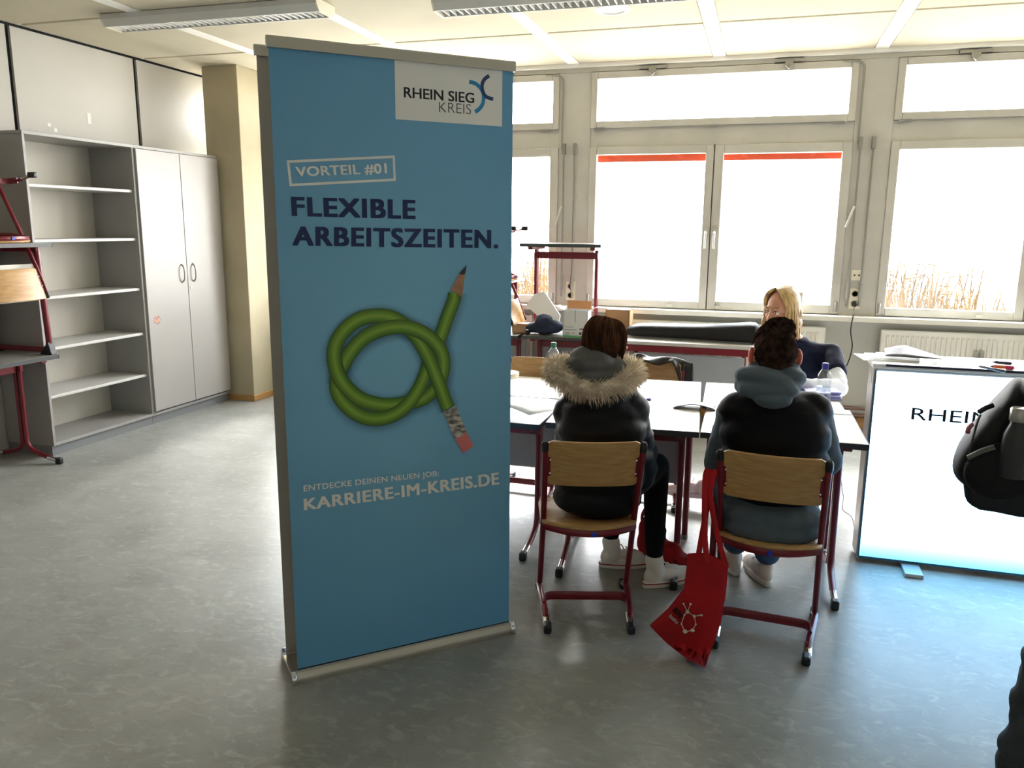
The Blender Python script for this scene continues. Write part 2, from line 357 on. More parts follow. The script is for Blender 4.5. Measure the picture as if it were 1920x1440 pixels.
for px in (1828, 1840):
    p = ony(px, 668, YF-.13); wparent(MB().bx(p.x-.016, p.x+.016, YF-.15, YF-.115, p.z-.05, p.z+.045).build('heat_meter', mat('meter_grey', (170, 168, 160), .5), bevel=.008, smooth=False), rd)
for z, nm in ((.165, 'upper of the two brown heating pipes along the window wall'), (.105, 'lower of the two brown heating pipes along the window wall')):
    tag(MB().tube([(-4.3, YF-.03, z), (XR-.1, YF-.03, z)], .014, 10).build('heating_pipe', mat('pipe_brown', (134, 104, 92), .5)), nm, 'pipe')
# outside: ground and reeds
g = MB().bx(-30, 30, YF+.4, 50, -.5, -.4).build('ground_outside', mat('pale_gravel', (226, 220, 205), .9, var=.1, vscale=2), smooth=False); tag(g, 'pale sunlit ground outside the windows', 'ground', kind='structure')
def reeds(x0, x1, y0, y1, n, hmax, label):
    mb = MB(); rnd = random.Random(3)
    for k in range(n):
        x, y = rnd.uniform(x0, x1), rnd.uniform(y0, y1); h = hmax*rnd.uniform(.45, 1)*(.75+.25*math.sin(x*3+y)); lx, ly = rnd.gauss(0, .16), rnd.gauss(0, .12); w = rnd.uniform(.004, .011)
        p = Vector((x, y, -.4)); q = p+Vector((lx*.4, ly*.4, (h+.4)*.6)); r = p+Vector((lx*1.4, ly, h+.4))
        mb.add([p+Vector((-w, 0, 0)), p+Vector((w, 0, 0)), q+Vector((w, 0, 0)), q+Vector((-w, 0, 0)), r], [(0, 1, 2, 3), (3, 2, 4)])
        for j in range(2):
            t = rnd.uniform(.4, .9); a = p.lerp(r, t); b = a+Vector((rnd.gauss(0, .14), rnd.gauss(0, .1), rnd.uniform(-.1, .16)))
            mb.add([a+Vector((0, 0, -.008)), a+Vector((0, 0, .008)), b], [(0, 1, 2)])
    tag(mb.build('reed_bed', mat('dry_reed', (104, 80, 44), .9, var=.4, vscale=3), smooth=False), label, 'reeds', kind='stuff')
reeds(.9, 3.4, 8.6, 10.4, 900, 1.75, 'dry tan reeds growing outside the right window')
reeds(-3.6, -2.0, 8.6, 10.4, 420, 1.75, 'dry tan reeds growing outside the left window')
# ------------------------------------------------------------------ ceiling fixtures
def fixture(p0, p1, label):
    p0, p1 = Vector(p0), Vector(p1); d = (p1-p0); L = d.length; ang = math.atan2(d.y, d.x); c = (p0+p1)/2
    t = thing('ceiling_light', label, 'ceiling light', (c.x, c.y, ZC), ang)
    wf_, z0 = .115, -.075
    hs = MB().prism([(-wf_, -.004), (-wf_, -.035), (-wf_+.035, z0), (-wf_+.045, z0), (-wf_+.045, -.012), (wf_-.045, -.012), (wf_-.045, z0), (wf_-.035, z0), (wf_, -.035), (wf_, -.004)], lambda a, b, dd: Vector((dd, a, b)), -L/2, L/2)
    hs.build('housing', mat('lamp_housing_grey', (208, 206, 200), .45), t, smooth=False)
    for s in (-1, 1): MB().prism([(-wf_, -.003), (-wf_, -.036), (-wf_+.036, z0-.002), (wf_-.036, z0-.002), (wf_, -.036), (wf_, -.003)], lambda a, b, dd: Vector((dd, a, b)), s*L/2-.006, s*L/2+.006).build('end_cap', mat('lamp_cap_cream', (232, 226, 206), .5), t, smooth=False)
    n = int(L/.045); LV = mat('louvre_white', (226, 224, 220), .3)
    first = None
    for k in range(1, n):
        x = -L/2+k*L/n
        if first is None:
            first = MB().prism([(-.066, 0), (.066, 0), (.05, .035), (-.05, .035)], lambda a, b, dd: Vector((dd, a, z0+.003+b)), -.003, .003).build('louvre', LV, t, smooth=False); first.location.x = x
        else:
            o = first.copy(); COL.objects.link(o); o.location.x = x
    for yy in (-.03, .03): MB().tube([(-L/2+.03, yy, -.028), (L/2-.03, yy, -.028)], .012, 10).build('tube', mat('fluorescent_tube', (240, 240, 238), .3), t)
    return t
fixture((-4.24, 4.68, ZC), (-2.66, 4.70, ZC), 'long surface-mounted fluorescent ceiling light with louvre near the cupboards')
fixture((-1.98, 4.88, ZC), (-.40, 4.90, ZC), 'fluorescent ceiling light at the top edge above the banner')
p = onz(1148, 15, ZC)
t = thing('ceiling_speaker', 'round white flush ceiling fitting near the middle window', 'ceiling fitting', (p.x, p.y, ZC))
MB().lathe([(.115, -.004), (.11, -.016), (.085, -.02), (.08, -.008), (.0, -.008)], (0, 0, 0), 32).build('rim', WHITEP, t)
MB().lathe([(.078, -.008), (.06, -.016), (.0, -.02)], (0, 0, 0), 32).build('diffuser', WHITEP, t)
# ------------------------------------------------------------------ cupboards on the left
XF, HC = -4.66, 2.195; Y0, Y1, Y2 = 4.237, 5.22, 6.205
def cab_common(t, y0, y1):
    def P(mb, name, m=GREYLAM, par=None, **k):
        o = mb.build(name, m, **k)
        if par is None: return wparent(o, t)
        o.parent = par; return o
    P(MB().bx(XL+.004, XF+.02, y0, y0+.02, .07, HC-.022), 'side_panel', bevel=.002, smooth=False)
    P(MB().bx(XL+.004, XF+.02, y1-.02, y1, .07, HC-.022), 'side_panel', bevel=.002, smooth=False)
    P(MB().bx(XL+.004, XF+.022, y0, y1, HC-.022, HC), 'top_panel', bevel=.002, smooth=False)
    P(MB().bx(XL+.004, XF+.02, y0+.02, y1-.02, .07, .092), 'bottom_panel', bevel=.002, smooth=False)
    P(MB().bx(XL+.004, XL+.012, y0+.02, y1-.02, .092, HC-.022), 'back_panel', mat('cream_back_panel', (196, 191, 180), .6), smooth=False)
    P(MB().bx(XL+.01, XF+.0, y0+.002, y1-.002, 0, .07), 'plinth', GREYDK, smooth=False)
    return P
t = thing('open_bookcase', 'tall grey open bookcase with empty shelves beside the stacked tables', 'bookcase', ((XL+XF)/2, (Y0+Y1)/2, 0))
P = cab_common(t, Y0, Y1)
for px, py in ((240, 358), (247, 449), (256, 543), (263, 627), (270, 705)):
    z = onx(px, py, XF).z
    P(MB().bx(XL+.013, XF-.004, Y0+.021, Y1-.021, z-.011, z+.011), 'shelf', mat('shelf_laminate', (196, 194, 190), .4), bevel=.004, smooth=False)
t = thing('two_door_cupboard', 'tall grey two-door cupboard between the bookcase and the column', 'cupboard', ((XL+XF)/2, (Y1+Y2)/2, 0))
P = cab_common(t, Y1, Y2)
ym = (Y1+Y2)/2
for a, b, s in ((Y1+.004, ym-.003, -1), (ym+.003, Y2-.004, 1)):
    d = P(MB().bx(XF+.02, XF+.038, a, b, .105, HC-.026), 'door', LAMDOOR, bevel=.002, smooth=False)
    hy = ym+s*.07
    P(MB().tube(smoothpath([(XF+.038, hy, 1.125), (XF+.062, hy, 1.15), (XF+.068, hy, 1.2), (XF+.062, hy, 1.25), (XF+.038, hy, 1.275)], 4), .006, 8), 'handle', METGREY, d)
    if s == 1: P(MB().lathe([(.011, 0), (.011, .006), (.004, .006)], (XF+.038, ym+.035, 1.075), 14, Matrix.Rotation(math.pi/2, 3, 'Y')), 'lock', CHROME, d)
    else:
        q = onx(295, 600, XF+.039)
        P(MB().lathe([(.036, 0), (.036, .0015)], (XF+.038, q.y, q.z), 24, Matrix.Rotation(math.pi/2, 3, 'Y')), 'round_sticker', mat('sticker_print', (206, 150, 120), .5, rgb2=(90, 92, 110), vscale=40), d)
# ------------------------------------------------------------------ roll-up banner
BL, BR = onz(553, 1285), onz(962, 1188)
be = (BR-BL); BWD = be.length; be.normalize(); bn = Vector((be.y, -be.x, 0)); bang = math.atan2(be.y, be.x)
BA = BL-bn*.022                                           # left end of the front sheet's plane on the floor
def buv(px, py):
    d = ray(px, py); tt = (BA-CAMP).dot(bn)/d.dot(bn); q = CAMP+d*tt; return (q-BA).dot(be)-BWD/2, q.z
cen = BL+be*(BWD/2)-bn*.022
ban = thing('rollup_banner', 'blue double-sided roll-up banner with a knotted green pencil print', 'banner', (cen.x, cen.y, 0), bang)
uTL, uTR, uBL, uBR = buv(503, 92), buv(965, 128), buv(558, 1256), buv(951, 1166)
sx0, sx1 = (uTL[0]+uBL[0])/2, (uTR[0]+uBR[0])/2; sz0, sz1 = (uBL[1]+uBR[1])/2, (uTL[1]+uTR[1])/2
print('BANNER', BWD, sx0, sx1, sz0, sz1, uTL, uTR, uBL, uBR)
D2 = .15
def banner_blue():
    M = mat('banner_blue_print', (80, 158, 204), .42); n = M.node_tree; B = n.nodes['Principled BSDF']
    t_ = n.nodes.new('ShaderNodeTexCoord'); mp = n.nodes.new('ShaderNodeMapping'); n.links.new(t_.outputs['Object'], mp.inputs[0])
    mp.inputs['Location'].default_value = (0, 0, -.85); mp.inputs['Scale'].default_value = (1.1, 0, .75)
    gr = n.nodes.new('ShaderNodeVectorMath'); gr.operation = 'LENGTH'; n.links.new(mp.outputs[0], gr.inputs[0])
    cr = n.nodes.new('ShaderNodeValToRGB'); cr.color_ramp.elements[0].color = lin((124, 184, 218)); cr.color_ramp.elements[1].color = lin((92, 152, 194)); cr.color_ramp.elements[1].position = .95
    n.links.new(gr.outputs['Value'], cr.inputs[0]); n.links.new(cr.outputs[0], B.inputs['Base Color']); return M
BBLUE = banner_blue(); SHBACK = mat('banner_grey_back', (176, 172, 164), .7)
def sheet(y, name, m, front):
    mb = MB(); mb.bx(sx0-(.012 if y else 0), sx1, y-.0006, y+.0006, sz0-.03, sz1+.004)
    o = mb.build(name, m, ban, smooth=False); o.data.materials.append(SHBACK)
    for p in o.data.polygons:
        if (p.normal.y > .5) == front and abs(p.normal.y) > .5: p.material_index = 1
    return o
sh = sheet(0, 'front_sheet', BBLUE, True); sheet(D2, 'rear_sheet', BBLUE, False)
for y in (0, D2):
    MB().prism([(-.011, -.004), (-.011, .026), (-.006, .031), (.006, .031), (.011, .026), (.011, -.004)], lambda a, b, d, y=y: Vector((d, y+a, sz1+b)), sx0-(.018 if y else .006), sx1+.006).build('top_rail', ALU, ban, smooth=False)
MB().tube([(0, D2/2, .05), (0, D2/2, sz1+.01)], .012, 10).build('pole', METGREY, ban)
bz = sz0+.0
x0, x1 = -BWD/2, BWD/2
prof = [(-.022, 0), (-.024, .012), (-.022, bz*.55), (-.012, bz-.004), (-.004, bz), (.004, bz-.014), (D2-.004, bz-.014), (D2+.004, bz), (D2+.012, bz-.004), (D2+.022, bz*.55), (D2+.024, .012), (D2+.022, 0)]
MB().prism(prof, lambda a, b, d: Vector((d, a, b)), x0+.008, x1-.008).build('base_cassette', ALU, ban, angle=25)
big = [(a*1.12-.006, b*1.12+.0) for a, b in prof]
for xx in (x0, x1): MB().prism(big, lambda a, b, d, xx=xx: Vector((d, a, b)), xx-.01, xx+.008).build('end_cap', CHROME, ban, angle=35, bevel=.003)
MB().bx(sx0, sx1, -.004, .004, bz-.004, bz+.003).build('slot', BLACKP, ban, smooth=False)
# print on the front sheet ------------------------------------------------
def text_mesh(s, offset=0, spacing=1.0):
    if offset > .015:                          # heavy weights: a light outline repeated side by side
        b = offset; base = text_mesh(s, 0, spacing); vs, fs = [], []
        for k, (dx, dy) in enumerate(((-b, -b*.5), (b, -b*.5), (-b, b*.5), (b, b*.5), (0, 0))):
            o_ = len(vs); vs += [(v.co.x+dx, v.co.y+dy, k) for v in base.vertices]; fs += [tuple(i+o_ for i in p.vertices) for p in base.polygons]
        me = bpy.data.meshes.new('t'); me.from_pydata(vs, [], fs); bpy.data.meshes.remove(base); return me
    c = bpy.data.curves.new('t', 'FONT'); c.body = s; c.size = 1; c.offset = offset; c.space_character = spacing; c.resolution_u = 5; c.fill_mode = 'FRONT'
    o = bpy.data.objects.new('t', c); COL.objects.link(o); dg = bpy.context.evaluated_depsgraph_get()
    me = bpy.data.meshes.new_from_object(o.evaluated_get(dg)); bpy.data.objects.remove(o); bpy.data.curves.remove(c); return me
def print_text(s, corners, material, parent, name, y=-.0013, offset=0, spacing=1.0, fn=None):
    "corners: bottom-left, top-left, bottom-right, top-right as (u, z) on the sheet"
    me = text_mesh(s, offset, spacing); co = np.array([v.co[:] for v in me.vertices]); lo, hi = co.min(0), co.max(0)
    bl, tl, br, tr = [np.array(c) for c in corners]
    for v in me.vertices:
        a = (v.co.x-lo[0])/(hi[0]-lo[0]); b = (v.co.y-lo[1])/(hi[1]-lo[1])
        q = (1-a)*(1-b)*bl+(1-a)*b*tl+a*(1-b)*br+a*b*tr
        v.co = Vector((q[0], y-.00004*v.co.z, q[1])) if fn is None else fn(q[0], q[1])
    me.materials.clear(); me.materials.append(material); me.name = name
    o = bpy.data.objects.new(name, me); COL.objects.link(o); o.parent = parent; return o
def px4(*q): return [buv(*c) for c in q]
PW = mat('print_white', (232, 230, 226), .45); NAVY = mat('print_navy', (6, 34, 86), .42); PBLK = mat('print_black', (20, 18, 26), .45)
PGREY = mat('print_grey', (70, 68, 72), .45); LBL = mat('print_logo_blue', (36, 132, 184), .42); LNV = mat('print_logo_navy', (22, 52, 108), .42)
def quad(c, name, m, y, parent=sh):
    mb = MB(); mb.add([Vector((u, y, z)) for u, z in c], [(0, 1, 2, 3)]); return mb.build(name, m, parent, smooth=False)
lz0 = (buv(741, 224)[1]+buv(942, 237)[1])/2; lx0 = (buv(740, 112)[0]+buv(741, 224)[0])/2; lx1 = (buv(941, 124)[0]+buv(942, 237)[0])/2
quad([(lx0, lz0), (lx1, lz0), (lx1, sz1), (lx0, sz1)], 'logo_panel', PW, -.0010)
b0, b1 = buv(757, 183), buv(889, 192); zt = buv(757, 163)[1]
print_text('RHEIN SIEG', [b0, (b0[0], b0[1]+.034), (b1[0], b0[1]), (b1[0], b0[1]+.034)], PBLK, sh, 'logo_text', offset=.02)
k0, k1 = buv(823, 210), buv(883, 214)
print_text('KREIS', [(k0[0], k0[1]), (k0[0], k0[1]+.033), (k1[0], k0[1]), (k1[0], k0[1]+.033)], PGREY, sh, 'logo_subtext', offset=-.012)
def ribbon(pts, w, name, m, y, hs=None, parent=sh, uvs=False, n=8):
    "flat band along pts (u, z)"
    P3 = smoothpath([Vector((p[0], p[1], (hs[i] if hs else 0))) for i, p in enumerate(pts)], n); mb = MB(); vs = []; fs = []; N = len(P3); K = 9
    ws = w if isinstance(w, (list, tuple)) else None
    for i, p in enumerate(P3):
        t_ = (P3[min(i+1, N-1)]-P3[max(i-1, 0)]); t_ = Vector((t_.x, t_.y)).normalized(); nn = Vector((-t_.y, t_.x))
        for k in range(K):
            s_ = k/(K-1)*2-1; q = Vector((p.x, p.y))+nn*(s_*w/2); vs.append(Vector((q.x, y-p.z-(.0004*(1-s_*s_) if hs else 0), q.y)))
    for i in range(N-1):
        for k in range(K-1): fs.append((i*K+k, i*K+k+1, (i+1)*K+k+1, (i+1)*K+k))
    me = bpy.data.meshes.new(name); me.from_pydata(vs, [], fs); uvl = me.uv_layers.new(name='UVMap')
    for l in me.loops: uvl.data[l.index].uv = ((l.vertex_index//K)/N, (l.vertex_index % K)/(K-1))
    me.materials.append(m); o = bpy.data.objects.new(name, me); COL.objects.link(o); o.parent = parent; return o
def zz(c, x, y): return buv(730+x/8.0, 100+y/8.0)
ribbon([zz(0, *q) for q in ((1195, 428), (1290, 455), (1370, 530), (1410, 630), (1400, 750), (1350, 830), (1285, 880))], .0135, 'logo_arc', LBL, -.0013)
ribbon([zz(0, *q) for q in ((1495, 335), (1425, 390), (1390, 470), (1400, 570), (1450, 650), (1555, 690))], .0125, 'logo_arc', LNV, -.0015)
vb = px4((545, 347), (540, 303), (740, 337), (738, 294))
for a, b in ((0, 1), (1, 3), (3, 2), (2, 0)):
    A_, B_ = Vector(vb[a]), Vector(vb[b]); d_ = (B_-A_).normalized()*.003; ribbon([A_-d_, (A_+B_)/2, B_+d_], .008, 'box_outline', PW, -.0012, n=2)
print_text('VORTEIL #01', px4((556, 333), (553, 313), (726, 327), (724, 306)), PW, sh, 'box_text', offset=.03, spacing=1.06)
print_text('FLEXIBLE', px4((547, 405), (545, 369), (779, 411), (779, 375)), NAVY, sh, 'headline_text', offset=.042, spacing=1.12)
print_text('ARBEITSZEITEN.', px4((548, 461), (548, 424), (934, 466), (934, 431)), NAVY, sh, 'headline_text', offset=.042, spacing=1.12)
print_text('ENTDECKE DEINEN NEUEN JOB:', px4((569, 925), (569, 910), (823, 895), (822, 882)), PW, sh, 'call_text', offset=.018, spacing=1.04)
print_text('KARRIERE-IM-KREIS.DE', px4((570, 957), (569, 935), (936, 908), (935, 885)), PW, sh, 'address_text', offset=.034, spacing=1.08)
def pencil_mat(name, stops):
    M = mat(name, (90, 120, 40), .45); n = M.node_tree; B = n.nodes['Principled BSDF']; u = n.nodes.new('ShaderNodeUVMap'); s_ = n.nodes.new('ShaderNodeSeparateXYZ'); n.links.new(u.outputs[0], s_.inputs[0])
    cr = n.nodes.new('ShaderNodeValToRGB'); e = cr.color_ramp.elements
    for i, (p, c) in enumerate(stops):
        el = e[i] if i < 2 else e.new(p); el.position = p; el.color = lin(c)
    n.links.new(s_.outputs['Y'], cr.inputs[0]); n.links.new(cr.outputs[0], B.inputs['Base Color']); return M
GREEN = pencil_mat('print_pencil_green', [(0, (58, 84, 26)), (.3, (104, 146, 36)), (.5, (134, 168, 62)), (.72, (92, 140, 34)), (1, (46, 76, 22))])
def zp(x, y): return buv(600+x/4.647, 560+y/4.647)
knot = [((1112, 955), 2), ((1020, 700), 2), ((940, 510), 1.4), ((850, 350), .3), ((740, 235), .2), ((620, 165), .4), ((480, 150), 1.2), ((330, 185), 1.6), ((200, 290), 1.8), ((128, 430), 1.9), ((135, 590), 1.9), ((200, 735), 1.8), ((330, 860), 1.6), ((480, 915), 1.2), ((620, 925), .7), ((760, 905), .2), ((900, 870), .1), ((1010, 770), .2), ((1070, 640), .8), ((1065, 490), 1.5), ((990, 370), 1.8), ((870, 285), 1.8), ((720, 245), 1.8), ((560, 262), 1.6), ((400, 330), 1.2), ((285, 440), .8), ((205, 570), .2), ((150, 690), .1), ((160, 830), .3), ((250, 950), .8), ((370, 1025), 1.2), ((500, 1045), 1.5), ((640, 1010), 1.6), ((760, 920), 1.6), ((850, 800), 1.3), ((910, 670), .7), ((960, 530), .2), ((1020, 400), .1), ((1065, 290), .3), ((1105, 170), .6), ((1165, 10), 1)]
kp = [zp(*q) for q, h in knot]+[buv(852, 548)]; kh = [h*.0009+.0006 for q, h in knot]+[.0012]
W_P = .052
M = mat('print_pencil_shadow', (58, 128, 172), .42)
n = M.node_tree; B = n.nodes['Principled BSDF']; u = n.nodes.new('ShaderNodeUVMap'); s_ = n.nodes.new('ShaderNodeSeparateXYZ'); n.links.new(u.outputs[0], s_.inputs[0])
cr = n.nodes.new('ShaderNodeValToRGB'); e = cr.color_ramp.elements; e[0].position = 0; e[0].color = (0, 0, 0, 1); e[1].position = .5; e[1].color = (1, 1, 1, 1); e.new(1).color = (0, 0, 0, 1)
n.links.new(s_.outputs['Y'], cr.inputs[0]); mu = n.nodes.new('ShaderNodeMath'); mu.operation = 'MULTIPLY'; mu.inputs[1].default_value = .6; n.links.new(cr.outputs[0], mu.inputs[0]); n.links.new(mu.outputs[0], B.inputs['Alpha']); B.inputs['Base Color'].default_value = lin((40, 84, 112))
ribbon([(a+.004, b-.006) for a, b in kp], .1, 'pencil_shadow_print', M, -.0009, n=5)
pen = ribbon(kp, W_P, 'pencil_print', GREEN, -.0006, kh)
def zt_(x, y): return buv(520+x*460/1299, 470+y*510/1440)
def fan(pts, name, m, y):
    mb = MB(); mb.add([Vector((u_, y, z_)) for u_, z_ in pts], [tuple(range(len(pts)))]); return mb.build(name, m, sh, smooth=False)
fan([zt_(*q) for q in ((915, 210), (945, 222), (975, 248), (992, 122), (978, 128), (960, 122))], 'pencil_wood_print', mat('print_cedar', (176, 128, 98), .45, var=.15, vscale=30), -.0042)
fan([zt_(*q) for q in ((960, 122), (978, 128), (992, 122), (1001, 75))], 'pencil_lead_print', mat('print_graphite', (40, 42, 48), .4), -.0042)
fe = [zt_(910, 835), zt_(972, 985)]
ribbon(fe, W_P+.001, 'ferrule_print', mat('print_ferrule', (206, 200, 192), .4, rgb2=(60, 54, 52), vscale=30, stretch=(1, 1, 3)), -.0036, n=6)
ribbon([zt_(970, 980), zt_(1010, 1052)], W_P-.002, 'eraser_print', mat('print_eraser', (206, 112, 112), .5), -.0038, n=6)
# ------------------------------------------------------------------ school chairs and tables
def make_chair(label, sticker=True):
    t = thing('school_chair', label, 'chair')
    for s in (-1, 1):
        fp = smoothpath([(s*.168, .03, .022), (s*.176, .12, .046), (s*.189, .27, .056), (s*.192, .35, .05), (s*.19, .41, .026)], 5)
        ft = MB().tube(fp, .0135, 10, r2=.009, ref=(0, 0, 1)).build('foot', RED, t)
        for (y0, z0, y1, z1, xx) in ((.03, .022, .10, .040, .171), (.41, .026, .36, .046, .191)):
            MB().tube([(s*xx, y0, z0), (s*xx, y1, z1)], .0155, 10, r2=.011, ref=(0, 0, 1)).build('foot_sleeve', CHROME, ft)
        for (y0, y1, xx) in ((-.012, .042, .168), (.398, .45, .19)):
            MB().box((s*xx, (y0+y1)/2, .018), (.032, y1-y0, .036)).build('foot_cap', BLACKP, ft, bevel=.008, smooth=False)
        up = fillet([(s*.19, .40, .036), (s*.19, .335, .06), (s*.186, .155, .43), (s*.188, .045, .68), (s*.19, .012, .785)], .05, 5)
        u = MB().tube(up, .0125, 10).build('upright', RED, t)
        MB().tube([(s*.19, .022, .755), (s*.19, .012, .785), (s*.19, .009, .795)], .0145, 10, radii=[.0145, .0145, .008]).build('tube_cap', BLACKP, u)
        rot = Matrix.Rotation(.33, 3, 'X')
        MB().box((s*.172, .045, .685), (.03, .008, .095), rot).build('bracket', RED, u, bevel=.004, smooth=False)
        for zz_ in (-.032, .032):
            c = Vector((s*.168, .045-.006, .685))+rot @ Vector((0, 0, zz_)); MB().ell(c, (.005, .004, .005), seg=8, rings=6).build('rivet', CHROME, u)
    MB().tube(fillet([(-.178, .15, .05), (-.172, .225, .056), (.172, .225, .056), (.178, .15, .05)], .06, 6), .006, 8, r2=.020, ref=(0, 0, 1)).build('crossbar', RED, t)
    # seat
    def outl(n=10):
        pts = []
        for k in range(n+1): a = -1+2*k/n; pts.append((a*.19*(1-.06*0), .11-.085*(1-a*a)))
        pts += [(.197, .2), (.2, .36), (.19, .44), (.16, .468)]+[(-x, y) for x, y in ((.16, .468), (.19, .44), (.2, .36), (.197, .2))]
        return pts
    def sz(x, y): return .420+.012*math.cos(max(-1, min(1, (y-.26)/.24))*math.pi*1.0)*-1+.10*x*x-(.05*max(0, y-.40)/.07*.5)
    pl = outl(); mb = MB(); n = len(pl); c = (0, .27)
    rings_ = [1, .8, .55, .25]; vs = []; fs = []
    for r in rings_:
        for (x, y) in pl: xx, yy = c[0]+(x-c[0])*r, c[1]+(y-c[1])*r; vs.append((xx, yy, sz(xx, yy)))
    vs.append((c[0], c[1], sz(*c)))
    for i in range(3):
        for k in range(n): fs.append((i*n+k, i*n+(k+1) % n, (i+1)*n+(k+1) % n, (i+1)*n+k))
    for k in range(n): fs.append((3*n+k, 3*n+(k+1) % n, 4*n))
    mb.add(vs, fs); mb.build('seat', BEECH, t, solid=.011)
    rim = [(x*.97, y+.006, .411) for x, y in pl[:11]]
    sf = MB().tube([(-.165, .43, .393), (-.18, .25, .393)]+rim+[(.18, .25, .393), (.165, .43, .393)], .007, 8, r2=.015, ref=(0, 0, 1)).build('seat_frame', RED, t)
    if sticker: MB().lathe([(.011, 0), (.011, .0012)], (.01, .022, .411), 14, Matrix.Rotation(math.pi/2, 3, 'X')).build('height_sticker', mat('sticker_blue', (30, 60, 190), .5), sf)
    # backrest
    def bk(u, v):
        x = (u-.5)*.372; z = .602+v*.196; e = abs(u-.5)*2
        zc = max(0, (e-.88)/.12); z = .70+(z-.70)*(1-.16*zc*zc)
        y = .055-.35*(z-.70)-.002-.030*(1-e*e)-.006
        return Vector((x, y, z))
    mb = MB().grid(bk, 16, 6); mb.build('backrest', BEECH, t, solid=.010, bevel=.003)
    return t
def make_table(label, w, d, h=.74, panel=False, kind='c', top=(232, 230, 224), edge=(44, 46, 52), panel_rgb=(150, 146, 150), beam=True):
    t = thing('school_table', label, 'table')
    TOPM = mat('table_laminate_%d' % top[0], top, .3, var=.02, vscale=3); EDG = mat('table_edge_%d' % edge[0], edge, .45)
    MB().bx(-w/2+.004, w/2-.004, -d/2+.004, d/2-.004, h-.024, h).build('tabletop', TOPM, t, smooth=False)
    e = MB(); e.bx(-w/2, w/2, -d/2, -d/2+.005, h-.026, h-.001); e.bx(-w/2, w/2, d/2-.005, d/2, h-.026, h-.001); e.bx(-w/2, -w/2+.005, -d/2, d/2, h-.026, h-.001); e.bx(w/2-.005, w/2, -d/2, d/2, h-.026, h-.001)
    e.build('edge_band', EDG, t, smooth=False)
    if kind == 'c':
        for s in (-1, 1):
            x = s*(w/2-.075)
            for q in (-1, 1):
                lg = MB().tube(fillet([(x, q*.018, h-.03), (x, q*.018, .09), (x, q*(d/2-.16), .05), (x, q*(d/2-.01), .022)], .12, 6), .0155, 10).build('leg', RED, t)
                MB().tube([(x, q*(d/2-.10), .036), (x, q*(d/2-.01), .022)], .0175, 10).build('leg_sleeve', CHROME, lg)
                MB().box((x, q*(d/2-.012), .022), (.034, .045, .044)).build('foot_cap', BLACKP, lg, bevel=.008, smooth=False)
            MB().bx(x-.02, x+.02, -d/2+.05, d/2-.05, h-.05, h-.024).build('top_plate', RED, t, bevel=.004, smooth=False)
            MB().bx(x-.012, x+.012, -.04, .04, h-.12, h-.075).build('leg_bracket', RED, t, bevel=.003, smooth=False)
        if beam: MB().bx(-w/2+.075, w/2-.075, -.012, .012, h-.125, h-.07).build('cross_beam', RED, t, bevel=.003, smooth=False)
    elif kind == 'u':
        for s in (-1, 1):
            x = s*(w/2-.06); u = MB().tube(fillet([(x, -d/2+.075, h-.03), (x, -d/2+.045, .028), (x, d/2-.045, .028), (x, d/2-.075, h-.03)], .07, 6), .019, 10).build('leg_frame', RED, t)
            MB().bx(x-.018, x+.018, -d/2+.06, d/2-.06, h-.06, h-.024).build('top_plate', RED, t, bevel=.004, smooth=False)
            for q in (-1, 1): MB().prism([(q*(d/2-.115), .0), (q*(d/2-.012), .0), (q*(d/2-.022), .03), (q*(d/2-.035), .085)], lambda a, b, dd: Vector((dd, a, b)), x-.024, x+.024).build('foot_cap', BLACKP, u, bevel=.004, smooth=False)
        MB().bx(-w/2+.06, w/2-.06, .1, .124, h-.13, h-.07).build('cross_beam', RED, t, bevel=.003, smooth=False)
    else:
        for sx in (-1, 1):
            for sy in (-1, 1):
                lg = MB().tube([(sx*(w/2-.045), sy*(d/2-.045), h-.024), (sx*(w/2-.045), sy*(d/2-.045), .02)], .016, 10).build('leg', RED, t)
                MB().tube([(sx*(w/2-.045), sy*(d/2-.045), .025), (sx*(w/2-.045), sy*(d/2-.045), 0)], .018, 10).build('foot_cap', METGREY, lg)
        for sy in (-1, 1): MB().bx(-w/2+.045, w/2-.045, sy*(d/2-.045)-.01, sy*(d/2-.045)+.01, h-.075, h-.024).build('apron', RED, t, smooth=False)
    if panel:
        PM = mat('modesty_panel_%d' % panel_rgb[0], panel_rgb, .5, var=.02)  # shade put into the panel colour: backlit ones greyer, the left stack's off-white
        z0, z1, yy = panel; MB().bx(-w/2+.07, w/2-.07, yy-.008, yy+.008, z0, z1).build('modesty_panel', PM, t, bevel=.002, smooth=False)
    return t
R = math.radians
# the two chairs in front
ch1 = place(make_chair('beech school chair under the person in the fur-trimmed jacket'), -.564, 2.934, 0, R(17))
ch2 = place(copy_tree(ch1), .089, 2.960, 0, R(-4), 'beech school chair with the red tote bag hung on it')
# empty chairs and the blonde person's chair on the far side, facing the viewer
ch3 = place(copy_tree(ch1), -1.29, 4.80, 0, R(178), 'empty beech school chair partly hidden behind the banner')
ch4 = place(copy_tree(ch1), -.60, 4.88, 0, R(183), 'empty beech school chair with a black jacket over its back')
ch5 = place(copy_tree(ch1), .29, 5.22, 0, R(176), 'beech school chair under the blonde person')
